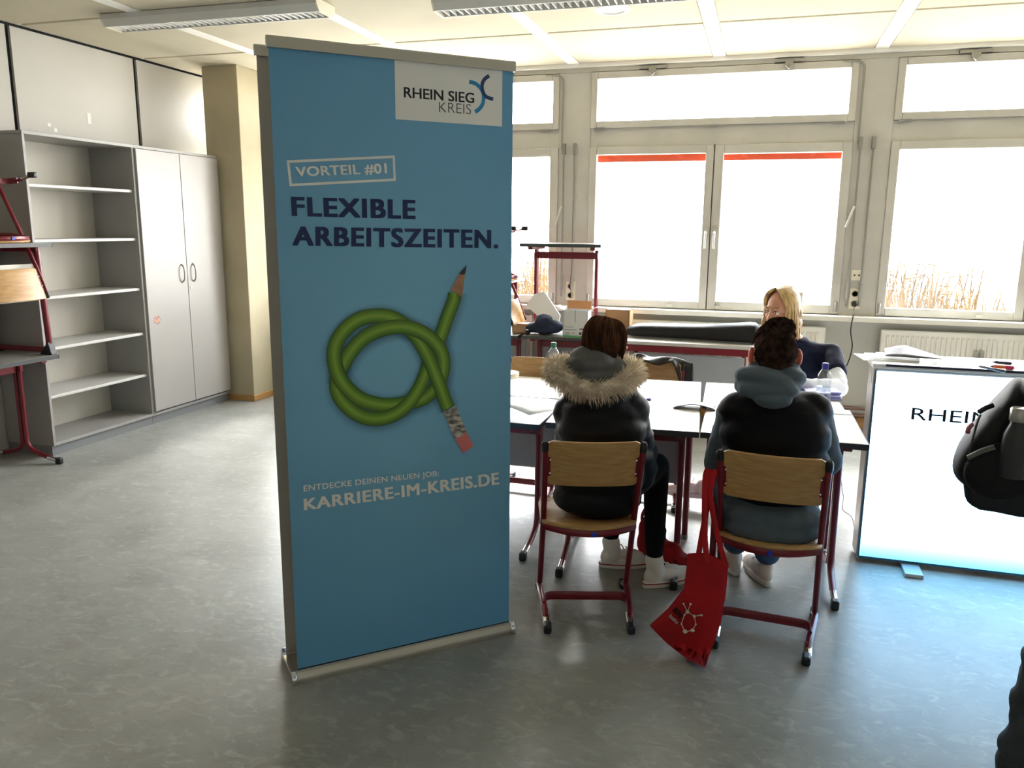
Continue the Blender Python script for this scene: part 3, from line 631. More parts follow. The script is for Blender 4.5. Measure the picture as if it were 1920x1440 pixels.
# table block in the middle
def corner_place(t, near_left, rz, w, d):
    c = Vector((near_left[0], near_left[1], 0))+Matrix.Rotation(rz, 3, 'Z') @ Vector((w/2, d/2, 0)); return place(t, c.x, c.y, 0, rz)
TW, TD = .675, .59
fm = make_table('white table in front of the person in the fur-trimmed jacket', TW, TD); corner_place(fm, (-.882, 3.40), R(3.6), TW, TD)
fr_ = copy_tree(fm); fr_['label'] = 'white table in front of the person in the padded vest'; corner_place(fr_, (-.203, 3.446), R(1.0), TW, TD)
flt = make_table('white table half hidden behind the banner, nearest row', TW, TD, .69); corner_place(flt, (-1.622, 3.53), R(0.5), TW, TD)
PNL = (.29, .60, -TD/2+.075)
rm = make_table('white table in the far row with shade-toned modesty panel, middle', TW, TD, panel=PNL, kind='l'); corner_place(rm, (-.92, 3.995), R(3.6), TW, TD)
rr_ = copy_tree(rm); rr_['label'] = 'white table the blonde person leans on'; corner_place(rr_, (-.235, 4.04), R(2.0), TW, TD)
rl = make_table('white table in the far row half hidden behind the banner', TW, TD, .69, panel=(.27, .58, -TD/2+.075), kind='l'); corner_place(rl, (-1.64, 4.13), R(0.5), TW, TD)
# tables along the windows
GT = dict(top=(150, 150, 146), edge=(62, 66, 66))
w2 = make_table('dark grey table by the window carrying the white box and second table', .78, .6, panel=(.28, .68, .2), panel_rgb=(168, 172, 176), **GT); place(w2, -1.43, 6.5, 0, 0)
w1 = copy_tree(w2); w1['label'] = 'dark grey table by the window at left with small carton'; place(w1, -2.235, 6.46, 0, 0)
w3 = make_table('long white-topped table by the window under the black bag', 1.0, .62, panel=(.25, .62, -.1), top=(226, 226, 222), edge=(200, 200, 196), panel_rgb=(172, 180, 188)); place(w3, -.505, 6.5, 0, 0)
MB().bx(-.46, .46, -.305, -.285, .66, .71).build('front_beam', RED, w3, smooth=False)
u1 = make_table('grey table standing on top of the dark window table', .66, .5, .735, **GT); place(u1, -1.53, 6.50, .74, 0)
# table stack at the left edge of the picture
l1 = make_table('grey table at the left edge carrying another table', .70, .585, **GT); place(l1, -4.745, 3.83, 0, R(90))
l2 = make_table('grey table stacked on the lower table at the left edge', .70, .585, .735, panel=(.36, .6, -.2), kind='u', panel_rgb=(226, 222, 210), **GT); place(l2, -4.755, 3.875, .741, R(90))
lw = make_table('low grey table on the window table behind the banner', .60, .5, .43, kind='l', **GT); place(lw, -2.27, 6.47, .741, 0)
# inverted chairs hung on the stacks: the seat lies on the upper tabletop
def invert(t, x, y, zseat, rz, label):
    t['label'] = label; t.rotation_euler = (math.pi, 0, rz); t.location = (x, y, zseat+.437); return t
ic1 = invert(copy_tree(ch1), -4.415, 3.925, 1.481, R(-90), 'beech school chair hung upside down on the left table stack')
ic2 = invert(copy_tree(ch1), -1.90, 6.42, 1.173, R(-90), 'beech school chair hung upside down by the window behind the banner')
from mathutils import noise as mnoise
# ------------------------------------------------------------------ people
def P_(px, py, Y): return ony(px, py, Y)
def V(*a): return Vector(a)
def remesh(mb, name, material, parent, voxel=.01, smooth=6, world=True, fac=.5, post=None, wr=None):
    o = mb.build(name, None, smooth=False)
    r = o.modifiers.new('r', 'REMESH'); r.mode = 'VOXEL'; r.voxel_size = voxel
    if smooth: s = o.modifiers.new('s', 'SMOOTH'); s.factor = fac; s.iterations = smooth
    dg = bpy.context.evaluated_depsgraph_get(); me = bpy.data.meshes.new_from_object(o.evaluated_get(dg)); old = o.data; o.modifiers.clear(); o.data = me; bpy.data.meshes.remove(old)
    me.name = name; me.materials.clear(); me.materials.append(material)
    if wr:                                     # cloth folds: real relief along the normals
        amp, fr_ = wr; sc = Vector(fr_); ns = [v.normal.copy() for v in me.vertices]
        for v, n_ in zip(me.vertices, ns):
            q = Vector((v.co.x*sc.x, v.co.y*sc.y, v.co.z*sc.z)); a = mnoise.noise(q); b_ = mnoise.noise(q*2.3+Vector((7, 3, 1)))
            v.co += n_*(amp*((1-abs(a)*2.2)*.7+b_*.5))
    me.polygons.foreach_set('use_smooth', [True]*len(me.polygons))
    return wparent(o, parent) if world else o
def frame_from(d, tilt=0, roll=0):
    "columns: right, forward, up for a head that looks along d"
    f = Vector(d).normalized(); r = f.cross(V(0, 0, 1)).normalized(); u = r.cross(f)
    return Matrix((r, f, u)).transposed() @ Matrix.Rotation(roll, 3, 'Y')
SKIN = mat('skin', (206, 150, 122), .5, sss=.15, var=.06, vscale=30)
EARM = mat('skin_ear_backlit', (216, 112, 90), .5, sss=.4)  # red of daylight shining through the ears, put into the skin colour
def hand_prims(mb, wrist, direction, up, k=1.0, thumb=1, curl=.5):
    d = Vector(direction).normalized(); u = Vector(up).normalized(); s = d.cross(u).normalized(); u = s.cross(d)
    w = Vector(wrist)
    for i in range(4): mb.cone(w+s*(i-1.5)*.012*k, w+d*.075*k+s*(i-1.5)*.02*k, .016*k, .0125*k, 8)
    for i, L in enumerate((.070, .082, .077, .060)):
        b = w+d*.075*k+s*(i-1.5)*.0205*k; a1, a2 = curl*.7, curl*1.5
        m_ = b+(d*math.cos(a1)-u*math.sin(a1))*L*.5*k; e = m_+(d*math.cos(a2)-u*math.sin(a2))*L*.5*k
        mb.cone(b, m_, .0098*k, .0088*k, 8); mb.cone(m_, e, .0088*k, .0072*k, 8)
    b = w+d*.02*k+s*thumb*.03*k; m_ = b+(d*.7+s*thumb*.7).normalized()*.042*k; e = m_+(d*.95+s*thumb*.25-u*.2).normalized()*.034*k
    mb.cone(b, m_, .0135*k, .011*k, 8); mb.cone(m_, e, .011*k, .008*k, 8)
def make_body(parent, J, thin=.85, face=False, voxel=.0065):
    mb = MB(); F = frame_from(J['look'], 0); h = Vector(J['head'])
    def L(x, y, z): return h+F @ V(x, y, z)
    mb.ell(L(0, -.008, .02), (.074, .094, .098), F, 20, 14); mb.ell(L(0, .022, -.045), (.056, .066, .074), F, 16, 12)
    mb.ell(L(0, .05, -.088), (.026, .026, .022), F)
    for s in (-1, 1):
        mb.ell(L(s*.042, .05, -.028), (.024, .026, .026), F); mb.ell(L(s*.03, .078, .026), (.028, .014, .010), F)
        mb.ell(L(s*.077, -.012, -.018), (.010, .020, .032), F)
    mb.cone(L(0, .086, .012), L(0, .112, -.030), .009, .013, 8); mb.ell(L(0, .094, -.036), (.018, .014, .009), F)
    mb.ell(L(0, .082, -.060), (.023, .013, .0065), F); mb.ell(L(0, .080, -.070), (.020, .013, .007), F)
    nk = Vector(J['neck']); mb.cone(h+F @ V(0, -.012, -.055), nk, .052*thin+.006, .058*thin, 12)
    ch, pv = Vector(J['chest']), Vector(J['pelvis'])
    sv = (Vector(J['shR'])-Vector(J['shL'])).normalized(); fv = V(0, 0, 1).cross(sv).normalized() if True else None
    TR = Matrix((sv, fv, sv.cross(fv))).transposed()
    mb.ell(ch, (.145*thin, .10*thin, .16), TR); mb.ell((ch+pv)/2, (.125*thin, .095*thin, .16), TR); mb.ell(pv, (.15*thin, .115*thin, .13), TR)
    mb.cone(nk, ch, .06*thin, .09*thin)
    for q in 'LR':
        sh_, el, wr = Vector(J['sh'+q]), Vector(J['el'+q]), Vector(J['wr'+q])
        mb.cone(ch+V(0, 0, .06), sh_, .07*thin, .052*thin); mb.cone(sh_, el, .050*thin, .040*thin); mb.cone(el, wr, .040*thin, .027)
        hd = J.get('hd'+q) or (wr-el); hand_prims(mb, wr+Vector(hd).normalized()*.02, hd, J.get('hu'+q, V(0, 0, 1)), .95, 1 if q == 'L' else -1, J.get('curl', .5))
        hp, kn, an, to = [Vector(J[x+q]) for x in ('hip', 'kn', 'an', 'to')]
        mb.cone(pv, hp, .11*thin, .09*thin); mb.cone(hp, kn, .082*thin, .058*thin); mb.cone(kn, kn.lerp(an, .35), .054*thin, .056*thin); mb.cone(kn.lerp(an, .35), an, .056*thin, .036*thin)
        mb.cone(an, an-V(0, 0, .06), .034, .03); mb.cone(an-V(0, 0, .085), to, .03, .022)
    b = remesh(mb, 'body', SKIN, parent, voxel, 5)
    return b, F, L
def eyes(parent, L, iris=(70, 90, 110)):
    for s in (-1, 1):
        e = wparent(MB().ell(L(s*.031, .0745, .004), (.0125,)*3, seg=14, rings=10).build('eye', mat('eye_white', (226, 220, 214), .3)), parent)
        MB().ell(L(s*.031, .0835, .003), (.0062, .0045, .0062), seg=12, rings=8).build('iris', mat('iris', iris, .2), e)
        wparent(MB().tube(smoothpath([L(s*.018, .086, .008), L(s*.031, .0895, .0125), L(s*.047, .081, .007)], 4), .0022, 6).build('eyelid', mat('lash', (70, 46, 40), .6)), parent)
        wparent(MB().tube(smoothpath([L(s*.014, .093, .026), L(s*.032, .093, .034), L(s*.052, .078, .028)], 4), .0036, 6, radii=[.0036]*4+[.0036]*4+[.002]).build('eyebrow', mat('brow', (140, 108, 76), .8)), parent)
    wparent(MB().ell(L(0, .0905, -.0605), (.021, .007, .0048), seg=14, rings=8).ell(L(0, .0885, -.0695), (.018, .007, .0055), seg=14, rings=8).build('lips', mat('lips', (176, 96, 90), .4)), parent)
def locks(name, material, parent, paths, r=.006, flat=None, world=True):
    mb = MB()
    for p in paths:
        q = smoothpath(p, 4); n = len(q)
        mb.tube(q, r, 5, radii=[max(.0012, r*min(1, 4*(1-i/(n-1))+.25)*min(1, 1.2*(i/(n-1))+.55)) for i in range(n)])
    o = mb.build(name, material); return wparent(o, parent) if world else o
def limb(mb, pts, radii):
    for i in range(len(pts)-1): mb.cone(pts[i], pts[i+1], radii[i], radii[i+1])
    return mb
def sneaker(parent, heel, ang, label=None, pitch=0, L=.28, high=True, upper=(232, 226, 216), sole=(236, 230, 220), line=(150, 40, 46), name='shoe'):
    "heel: point on the ground at the back of the heel; ang: direction of the toe"
    M4 = Matrix.Translation(heel) @ Matrix.Rotation(ang, 4, 'Z') @ Matrix.Rotation(-pitch, 4, 'Y')
    def T(x, y, z): return M4 @ V(x, y, z)
    def outline(k=1, n=20):
        pts = []
        for i in range(n):
            a = 2*math.pi*i/n; x = L/2+math.cos(a)*L/2; w = .034+.012*max(0, math.sin((x/L)*math.pi*.9-.3)) ; pts.append((x, math.sin(a)**1*abs(math.sin(a))**-.25*w*k if abs(math.sin(a)) > .01 else 0))
        return pts
    o2 = outline(1.0)
    so_ = MB(); n = len(o2)
    vs = [T(x, y, 0) for x, y in o2]+[T(x, y, .028) for x, y in o2]
    so_.add(vs, [tuple(range(n-1, -1, -1)), tuple(range(n, 2*n))]+[(i, (i+1) % n, n+(i+1) % n, n+i) for i in range(n)])
    up = MB()
    R3 = M4.to_3x3()
    up.ell(T(L*.74, 0, .034), (.068, .041, .034), R3); up.ell(T(L*.5, 0, .046), (.08, .036, .042), R3); up.ell(T(L*.2, 0, .05), (.05, .032, .05), R3)
    if high: up.cone(T(L*.24, 0, .07), T(L*.2, 0, .128), .040, .043)
    else: up.cone(T(L*.24, 0, .055), T(L*.2, 0, .078), .037, .038)
    s = remesh(up, name, mat('canvas_%d' % upper[0], upper, .8, bump=.05, bscale=150), parent, .006, 3)
    if label: s['label'] = label
    k = so_.build('sole', mat('rubber_%d' % sole[0], sole, .6), s, bevel=.004)
    if line:
        st = MB().tube([T(x*1.0, y*1.02, .021) for x, y in o2]+[T(o2[0][0], o2[0][1], .021)], .003, 5, caps=False); st.build('sole_stripe', mat('stripe_red', line, .6), s)
    MB().ell(T(L*.9, 0, .027), (.035, .036, .022), R3).build('toe_cap', mat('rubber_%d' % sole[0], sole, .6), s)
    for j in range(4):
        x = L*(.66-.085*j); z = .066+.012*j
        MB().tube([T(x, -.026, z-.004), T(x-.006, 0, z+.009), T(x, .026, z-.004)], .0032, 6).build('lace', mat('lace_white', (240, 238, 232), .8), s)
    return s
# ---------------------------------------------- person in the fur-trimmed jacket
p1 = thing('person', 'person with long brown hair in a black jacket with fur-trimmed hood', 'person', (-.62, 3.14, 0))
J1 = dict(head=P_(1136, 657, 3.28), look=V(.42, .86, -.22), neck=P_(1130, 715, 3.22), chest=P_(1128, 785, 3.21), pelvis=V(-.61, 3.16, .53),
          shL=P_(1066, 765, 3.24), elL=P_(1056, 838, 3.36), wrL=P_(1105, 770, 3.58), shR=P_(1188, 768, 3.26), elR=P_(1212, 835, 3.40), wrR=P_(1170, 762, 3.6),
          hipL=V(-.68, 3.22, .50), knL=V(-.70, 3.62, .52), anL=V(-.56, 3.58, .13), toL=V(-.46, 3.62, .045),
          hipR=V(-.53, 3.26, .50), knR=V(-.40, 3.58, .53), anR=V(-.395, 3.44, .13), toR=V(-.29, 3.53, .045))
def ankle_at(J, q, heel, ang): J['an'+q] = Vector(heel)+V(math.cos(ang)*.055, math.sin(ang)*.055, .15); J['to'+q] = Vector(heel)+V(math.cos(ang)*.18, math.sin(ang)*.18, .045)
H1L, H1R = onz(1121, 1066)+V(0, .02, 0), onz(1204, 1106)+V(0, .02, 0)
ankle_at(J1, 'L', H1L, R(24)); ankle_at(J1, 'R', H1R, R(42))
b, F, L = make_body(p1, J1, .8)
BLKF = mat('black_puffer', (10, 10, 14), .6, spec=.25, bump=.45, bscale=13, var=.2, vscale=6); LEG = mat('black_leggings', (10, 10, 12), .8, spec=.2)
jk = MB()
for (x, y, Y, rx, ry, rz) in ((1120, 930, 3.17, .186, .14, .095), (1122, 890, 3.17, .194, .145, .10), (1125, 850, 3.18, .191, .14, .10), (1128, 805, 3.19, .186, .135, .10), (1130, 772, 3.21, .172, .12, .075)):
    jk.ell(P_(x, y, Y), (rx, ry, rz), Matrix.Rotation(R(14), 3, 'Z'), 22, 12)
jk.cone(P_(1070, 775, 3.22), P_(1186, 772, 3.25), .075, .075); jk.cone(P_(1085, 752, 3.22), P_(1172, 752, 3.24), .07, .07); jk.ell(P_(1128, 745, 3.2), (.12, .1, .07))
limb(jk, [P_(1072, 785, 3.24), P_(1066, 842, 3.36), P_(1103, 778, 3.56)], [.07, .062, .045]); limb(jk, [P_(1184, 785, 3.26), P_(1206, 850, 3.38), P_(1172, 770, 3.57)], [.07, .062, .045])
jk.ell(P_(1205, 880, 3.3), (.06, .10, .10))
remesh(jk, 'jacket', BLKF, p1, .009, 16, wr=(.007, (4, 4, 15)))
lg = MB()
for q in 'LR': limb(lg, [Vector(J1['hip'+q]), Vector(J1['kn'+q]), Vector(J1['kn'+q]).lerp(Vector(J1['an'+q]), .35), Vector(J1['an'+q])+V(0, 0, .02)], [.085, .062, .056, .043])
lg.ell(V(-.61, 3.2, .51), (.16, .13, .09)); remesh(lg, 'leggings', LEG, p1, .01, 4)
sneaker(p1, H1L, R(24))
sneaker(p1, H1R, R(42))
HOODG = mat('grey_sweat', (94, 94, 94), .9, spec=.2, bump=.4, bscale=16, var=.06, vscale=12)
hd = MB(); hd.ell(P_(1118, 704, 3.18), (.125, .10, .045)); hd.ell(P_(1110, 684, 3.185), (.105, .09, .05)); hd.ell(P_(1096, 668, 3.21), (.06, .065, .04)); hd.ell(P_(1118, 672, 3.19), (.06, .06, .035)); hd.ell(P_(1148, 690, 3.21), (.065, .075, .04)); hd.ell(P_(1126, 722, 3.16), (.12, .075, .035))
remesh(hd, 'hoodie_hood', HOODG, p1, .006, 6, wr=(.006, (7, 7, 22)))
# fur ring of the jacket's hood
FUR = mat('fur', (244, 232, 212), .9, rgb2=(196, 178, 152), vscale=14, sheen=.6)
fc = P_(1114, 712, 3.17); rnd = random.Random(5)
def ringp(a): return fc+Matrix.Rotation(R(12), 3, 'Z') @ V(math.cos(a)*.158, math.sin(a)*.105+.03, .012*math.cos(2*a)+(.018*math.sin(a) if math.sin(a) < 0 else .03*math.sin(a))+.022*abs(math.cos(a)))
core = MB().tube([ringp(2*math.pi*i/40) for i in range(41)], .036, 10, caps=False)
fr = core.build('fur_trim', FUR); wparent(fr, p1)
fm_ = MB()
for k in range(5200):
    a = rnd.uniform(0, 2*math.pi); c0 = ringp(a); tg = (ringp(a+.05)-ringp(a-.05)).normalized(); bn_ = tg.cross(V(0, 0, 1)).normalized(); un = bn_.cross(tg); ph = rnd.uniform(0, 2*math.pi)
    nn = bn_*math.cos(ph)+un*math.sin(ph); p = c0+nn*.032; d = (nn*1.0+tg*rnd.gauss(.35, .35)+V(0, 0, -.25)+bn_*rnd.gauss(0, .25)).normalized(); Ln = rnd.uniform(.022, .046)
    w = tg.cross(d).normalized()*.0022 if rnd.random() < .5 else nn.cross(d).normalized()*.0022
    m_ = p+d*Ln*.55; e = p+d*Ln+V(0, 0, -.006)
    fm_.add([p-w, p+w, m_+w*.8, m_-w*.8, e], [(0, 1, 2, 3), (3, 2, 4)])
o = fm_.build('fur_hair', FUR, fr, smooth=False); o['kind'] = 'stuff'
# long brown hair, tucked into the hood
HB = mat('brown_hair', (84, 58, 42), .8, rgb2=(50, 34, 26), vscale=40, stretch=(1, 1, .1), spec=0)
hc = Vector(J1['head'])
hm = MB(); hm.ell(hc+F @ V(0, -.012, .022), (.083, .104, .106), F, 22, 14); hm.ell(hc+F @ V(0, -.045, -.06), (.078, .07, .10), F); hm.cone(hc+F @ V(0, -.05, -.06), P_(1120, 705, 3.22), .075, .06)
remesh(hm, 'hair', HB, p1, .008, 4)
def fall(hc, F, s, t, length, rad=(.086, .106, .112), jitter=0, inward=.0, part=0.0):
    "a lock from the parting over the side of the head and down; t 0 = temple, 1 = back"
    psi = R(38+142*t); sx = s*math.sin(psi); fy = math.cos(psi); out_ = []
    for k in range(6):
        th = (k/5)*math.pi*.5; y0 = .05-.11*t
        x = part*(1-k/5)+sx*rad[0]*math.sin(th); y = (y0*math.cos(th)+fy*rad[1]*math.sin(th)); z = rad[2]*math.cos(th)*(1-.18*abs(y0)/.1*0)
        out_.append(hc+F @ V(x, y-.01, z+.02))
    e = out_[-1]
    for k in range(1, 5):
        f = k/4; out_.append(e+V(rnd.gauss(0, jitter), rnd.gauss(0, jitter), 0)+(F @ V(sx*-inward*f, -inward*fy*f, 0))+V(0, 0, -length*f))
    return out_
paths = [fall(hc, F, s, t+rnd.uniform(-.02, .02), rnd.uniform(.09, .14), jitter=.004, inward=.03, part=rnd.uniform(-.018, .018)) for s in (-1, 1) for t in np.linspace(.32, 1, 34)]
paths2 = [[P_(1105+rnd.uniform(-6, 6), 640, 3.2), P_(1088+rnd.uniform(-4, 4), 664, 3.175), P_(1066+rnd.uniform(-6, 6), 682, 3.16)] for _ in range(10)]
locks('hair_locks', HB, p1, paths, .0075); locks('loose_hair', HB, p1, paths2, .002)
# ---------------------------------------------- person in the padded vest
p2 = thing('person', 'person with dark hair in a bun wearing a black padded vest', 'person', (.09, 3.16, 0))
J2 = dict(head=P_(1452, 661, 3.27), look=V(-.12, .97, -.12), neck=P_(1450, 712, 3.2), chest=P_(1450, 800, 3.2), pelvis=V(.10, 3.18, .53),
          shL=P_(1368, 762, 3.22), elL=P_(1338, 872, 3.32), wrL=P_(1395, 770, 3.62), shR=P_(1535, 770, 3.22), elR=P_(1562, 865, 3.32), wrR=P_(1500, 770, 3.62),
          hipL=V(.0, 3.24, .50), knL=V(-.08, 3.60, .50), anL=V(.0, 3.56, .13), toL=V(-.04, 3.68, .045),
          hipR=V(.19, 3.24, .50), knR=V(.22, 3.60, .50), anR=V(.135, 3.50, .13), toR=V(.10, 3.63, .045))
H2L, H2R = onz(1380, 1084)+V(0, .02, 0), onz(1443, 1106)+V(0, .02, 0)
ankle_at(J2, 'L', H2L, R(104)); ankle_at(J2, 'R', H2R, R(112))
b, F, L = make_body(p2, J2, .82)
for s in (-1, 1):
    e = MB().ell(L(s*.087, -.014, -.016), (.012, .022, .035), F @ Matrix.Rotation(s*.5, 3, 'Z'), 14, 10); wparent(e.build('ear', EARM), p2)
HOOD2 = mat('blue_grey_sweat', (88, 100, 110), .9, spec=.2, bump=.4, bscale=14, var=.06, vscale=10)
sw = MB(); RT = Matrix.Rotation(R(-3), 3, 'Z')
for (x, y, Y, rx, ry, rz) in ((1450, 800, 3.2, .165, .105, .15), (1448, 900, 3.19, .17, .115, .13), (1446, 960, 3.18, .20, .15, .075), (1444, 985, 3.17, .197, .15, .055)): sw.ell(P_(x, y, Y), (rx, ry, rz), RT)
limb(sw, [P_(1376, 775, 3.22), P_(1351, 872, 3.29), P_(1392, 778, 3.58)], [.068, .068, .048]); limb(sw, [P_(1526, 780, 3.22), P_(1545, 862, 3.29), P_(1503, 778, 3.58)], [.068, .068, .048])
remesh(sw, 'hoodie', HOOD2, p2, .009, 10, wr=(.006, (9, 9, 9)))
VEST = mat('black_vest', (8, 8, 12), .7, spec=.2, bump=.4, bscale=10, var=.2, vscale=6)
vs_ = MB()
for (x, y, Y, rx, ry, rz) in ((1450, 775, 3.2, .195, .125, .09), (1452, 815, 3.19, .21, .142, .11), (1450, 860, 3.185, .21, .145, .11), (1448, 905, 3.185, .205, .145, .09)): vs_.ell(P_(x, y, Y), (rx, ry, rz), RT, 22, 12)
vs_.cone(P_(1383, 770, 3.21), P_(1522, 773, 3.22), .078, .078); vs_.ell(P_(1448, 748, 3.2), (.12, .09, .05), RT)
remesh(vs_, 'vest', VEST, p2, .009, 14, wr=(.007, (4, 4, 14)))
hd = MB(); hd.ell(P_(1440, 712, 3.17), (.128, .095, .045), Matrix.Rotation(R(8), 3, 'Y')); hd.ell(P_(1440, 730, 3.12), (.112, .07, .045)); hd.ell(P_(1448, 748, 3.09), (.07, .055, .035)); hd.ell(P_(1405, 722, 3.17), (.055, .08, .04)); hd.ell(P_(1480, 706, 3.2), (.06, .075, .04)); hd.cone(P_(1425, 700, 3.24), P_(1480, 698, 3.25), .05, .045)
remesh(hd, 'hoodie_hood', HOOD2, p2, .006, 6, wr=(.006, (5, 5, 20)))
JEAN = mat('blue_jeans', (62, 92, 126), .8, bump=.1, bscale=140, var=.15, vscale=8)
tr = MB()
for q in 'LR': limb(tr, [Vector(J2['hip'+q]), Vector(J2['kn'+q]), Vector(J2['an'+q])+V(0, 0, .0)], [.092, .07, .058])
tr.ell(V(.1, 3.2, .51), (.17, .14, .085)); remesh(tr, 'jeans', JEAN, p2, .008, 4, wr=(.004, (10, 10, 16)))
sneaker(p2, H2L, R(104), high=False, line=None, upper=(226, 214, 204))
sneaker(p2, H2R, R(112), high=False, line=None, upper=(226, 214, 204))
HD = mat('dark_hair', (70, 53, 44), .6, rgb2=(40, 30, 26), vscale=40, spec=0)
hc = Vector(J2['head'])
hm = MB(); hm.ell(hc+F @ V(0, -.014, .020), (.079, .101, .098), F, 22, 14); hm.ell(hc+F @ V(0, -.045, -.045), (.066, .058, .07), F)
remesh(hm, 'hair', HD, p2, .008, 3)
bun = hc+F @ V(.0, -.100, .080)
paths = []
for k in range(90):
    u = rnd.uniform(-1, 1); ps = math.pi+u*1.9; z0 = -.085+.05*abs(u)**2+rnd.uniform(-.005, .01)
    pts = []
    a0 = hc+F @ V(math.sin(ps)*.070, math.cos(ps)*.088-.02, z0)
    for j in range(6):
        f = j/5; q = a0.lerp(bun, f); d = (F.transposed() @ (q-hc)); k_ = math.sqrt((d.x/.082)**2+((d.y+.014)/.104)**2+((d.z-.024)/.105)**2); d = Vector((d.x/k_, (d.y+.014)/k_-.014, (d.z-.024)/k_+.024)) if k_ < 1 or j < 5 else d
        pts.append(hc+F @ d)
    paths.append(pts)
for k in range(70):
    u = rnd.uniform(-1, 1); a0 = hc+F @ V(u*.082, .045+.04*(1-u*u), .03+.05*(1-u*u)); pts = []
    for j in range(6):
        f = j/5; d = (F.transposed() @ (a0.lerp(bun, f)-hc)); k_ = math.sqrt((d.x/.083)**2+((d.y+.014)/.105)**2+((d.z-.02)/.102)**2)
        pts.append(hc+F @ (Vector((d.x/k_, (d.y+.014)/k_-.014, (d.z-.02)/k_+.02)) if k_ < 1 else d))
    paths.append(pts)
for k in range(90):
    a0 = rnd.uniform(0, 6.28); tl = rnd.uniform(-.5, .5); rr0 = rnd.uniform(.022, .050); rt_ = F @ Matrix.Rotation(.7, 3, 'X') @ Matrix.Rotation(tl, 3, 'X') @ Matrix.Rotation(rnd.uniform(-.5, .5), 3, 'Y')
    paths.append([bun+F @ V(0, -.008, .012)+rt_ @ V(math.cos(a0+j*.8)*rr0, math.sin(a0+j*.8)*rr0*.8, rnd.uniform(-.018, .018)+.004*j) for j in range(6)])
locks('hair_locks', HD, p2, paths, .0062)
# ---------------------------------------------- blonde person across the table
p3 = thing('person', 'person with shoulder-length blonde hair in a navy shirt over white sleeves', 'person', (.27, 4.98, 0))
J3 = dict(head=P_(1465, 581, 4.86), look=V(-.62, -.76, -.16), neck=V(.215, 4.92, .97), chest=V(.255, 4.95, .80), pelvis=V(.28, 5.03, .54),
          shL=V(.43, 4.93, .905), elL=P_(1572, 728, 4.66), wrL=P_(1508, 722, 4.50), shR=V(.07, 4.97, .905), elR=P_(1408, 722, 4.68), wrR=P_(1478, 722, 4.52),
          hipL=V(.36, 4.95, .50), knL=V(.34, 4.55, .53), anL=V(.30, 4.62, .12), toL=V(.28, 4.48, .05),
          hipR=V(.19, 4.95, .50), knR=V(.12, 4.55, .56), anR=V(-.13, 4.60, .22), toR=V(-.25, 4.60, .15), hdL=V(-1, -.1, -.05), hdR=V(1, -.12, -.05))
b, F, L = make_body(p3, J3, .82, voxel=.005)
eyes(p3, L)
NAVYF = mat('navy_tshirt', (24, 30, 54), .8, spec=.2, bump=.4, bscale=14, var=.1, vscale=10); WHS = mat('white_sleeve', (226, 230, 238), .8, bump=.35, bscale=16)
ts = MB(); ts.ell(V(.255, 4.95, .80), (.165, .115, .14)); ts.ell(V(.265, 4.99, .66), (.15, .115, .16)); ts.cone(V(.41, 4.93, .895), V(.09, 4.97, .895), .058, .058); ts.ell(V(.245, 4.94, .915), (.14, .085, .055)); ts.ell(V(.22, 4.925, .955), (.085, .075, .035))
limb(ts, [V(.42, 4.93, .89), V(.43, 4.93, .89).lerp(Vector(J3['elL']), .52)], [.066, .062]); limb(ts, [V(.08, 4.97, .89), V(.07, 4.97, .89).lerp(Vector(J3['elR']), .52)], [.066, .062])
remesh(ts, 'tshirt', NAVYF, p3, .008, 5, wr=(.006, (9, 9, 12)))
for q in 'LR':
    sl_ = MB(); limb(sl_, [Vector(J3['sh'+q]).lerp(Vector(J3['el'+q]), .4), Vector(J3['el'+q]), Vector(J3['wr'+q])], [.048, .050, .036]); remesh(sl_, 'sleeve', WHS, p3, .006, 3, wr=(.004, (14, 14, 14)))
tr = MB()
limb(tr, [Vector(J3['hipL']), Vector(J3['knL']), Vector(J3['anL'])], [.09, .066, .05]); limb(tr, [Vector(J3['hipR']), Vector(J3['knR']), Vector(J3['anR'])], [.09, .066, .048]); tr.ell(V(.28, 5.0, .52), (.16, .14, .09)); remesh(tr, 'trousers', mat('dark_trousers', (40, 46, 58), .8), p3, .011, 4)
a_ = P_(1335, 935, 4.58); sneaker(p3, a_+V(.0, 0, .0), R(176), high=False, line=None, upper=(236, 214, 214), sole=(214, 190, 196))
sneaker(p3, V(.31, 4.68, 0), R(262), high=False, line=None, upper=(236, 214, 214), sole=(214, 190, 196))
HBL = mat('blonde_hair', (214, 184, 128), .38, rgb2=(150, 116, 70), vscale=45, stretch=(1, 1, .08), spec=.6); 
hc = Vector(J3['head'])
hm = MB(); hm.ell(hc+F @ V(0, -.025, .028), (.080, .092, .098), F, 22, 14); hm.ell(hc+F @ V(0, -.055, -.06), (.078, .05, .09), F)
remesh(hm, 'hair', HBL, p3, .008, 4)
paths = []
for s in (-1, 1):
    for t_ in np.linspace(.16, 1, 46):
        for lay in (0, 1): paths.append(fall(hc, F, s, t_+rnd.uniform(-.02, .02), rnd.uniform(.16, .20)-.02*lay, rad=(.088-.006*lay, .108-.006*lay, .109-.006*lay), jitter=.004, inward=-.012, part=.012))
locks('hair_locks', HBL, p3, paths, .0068)
e0 = hc+F @ V(-.086, -.02, -.055)
wparent(MB().tube([e0+F @ V(0, math.cos(a)*.02, math.sin(a)*.02-.02) for a in np.linspace(0, 6.28, 20)], .0014, 6, caps=False).build('hoop_earring', CHROME), p3)
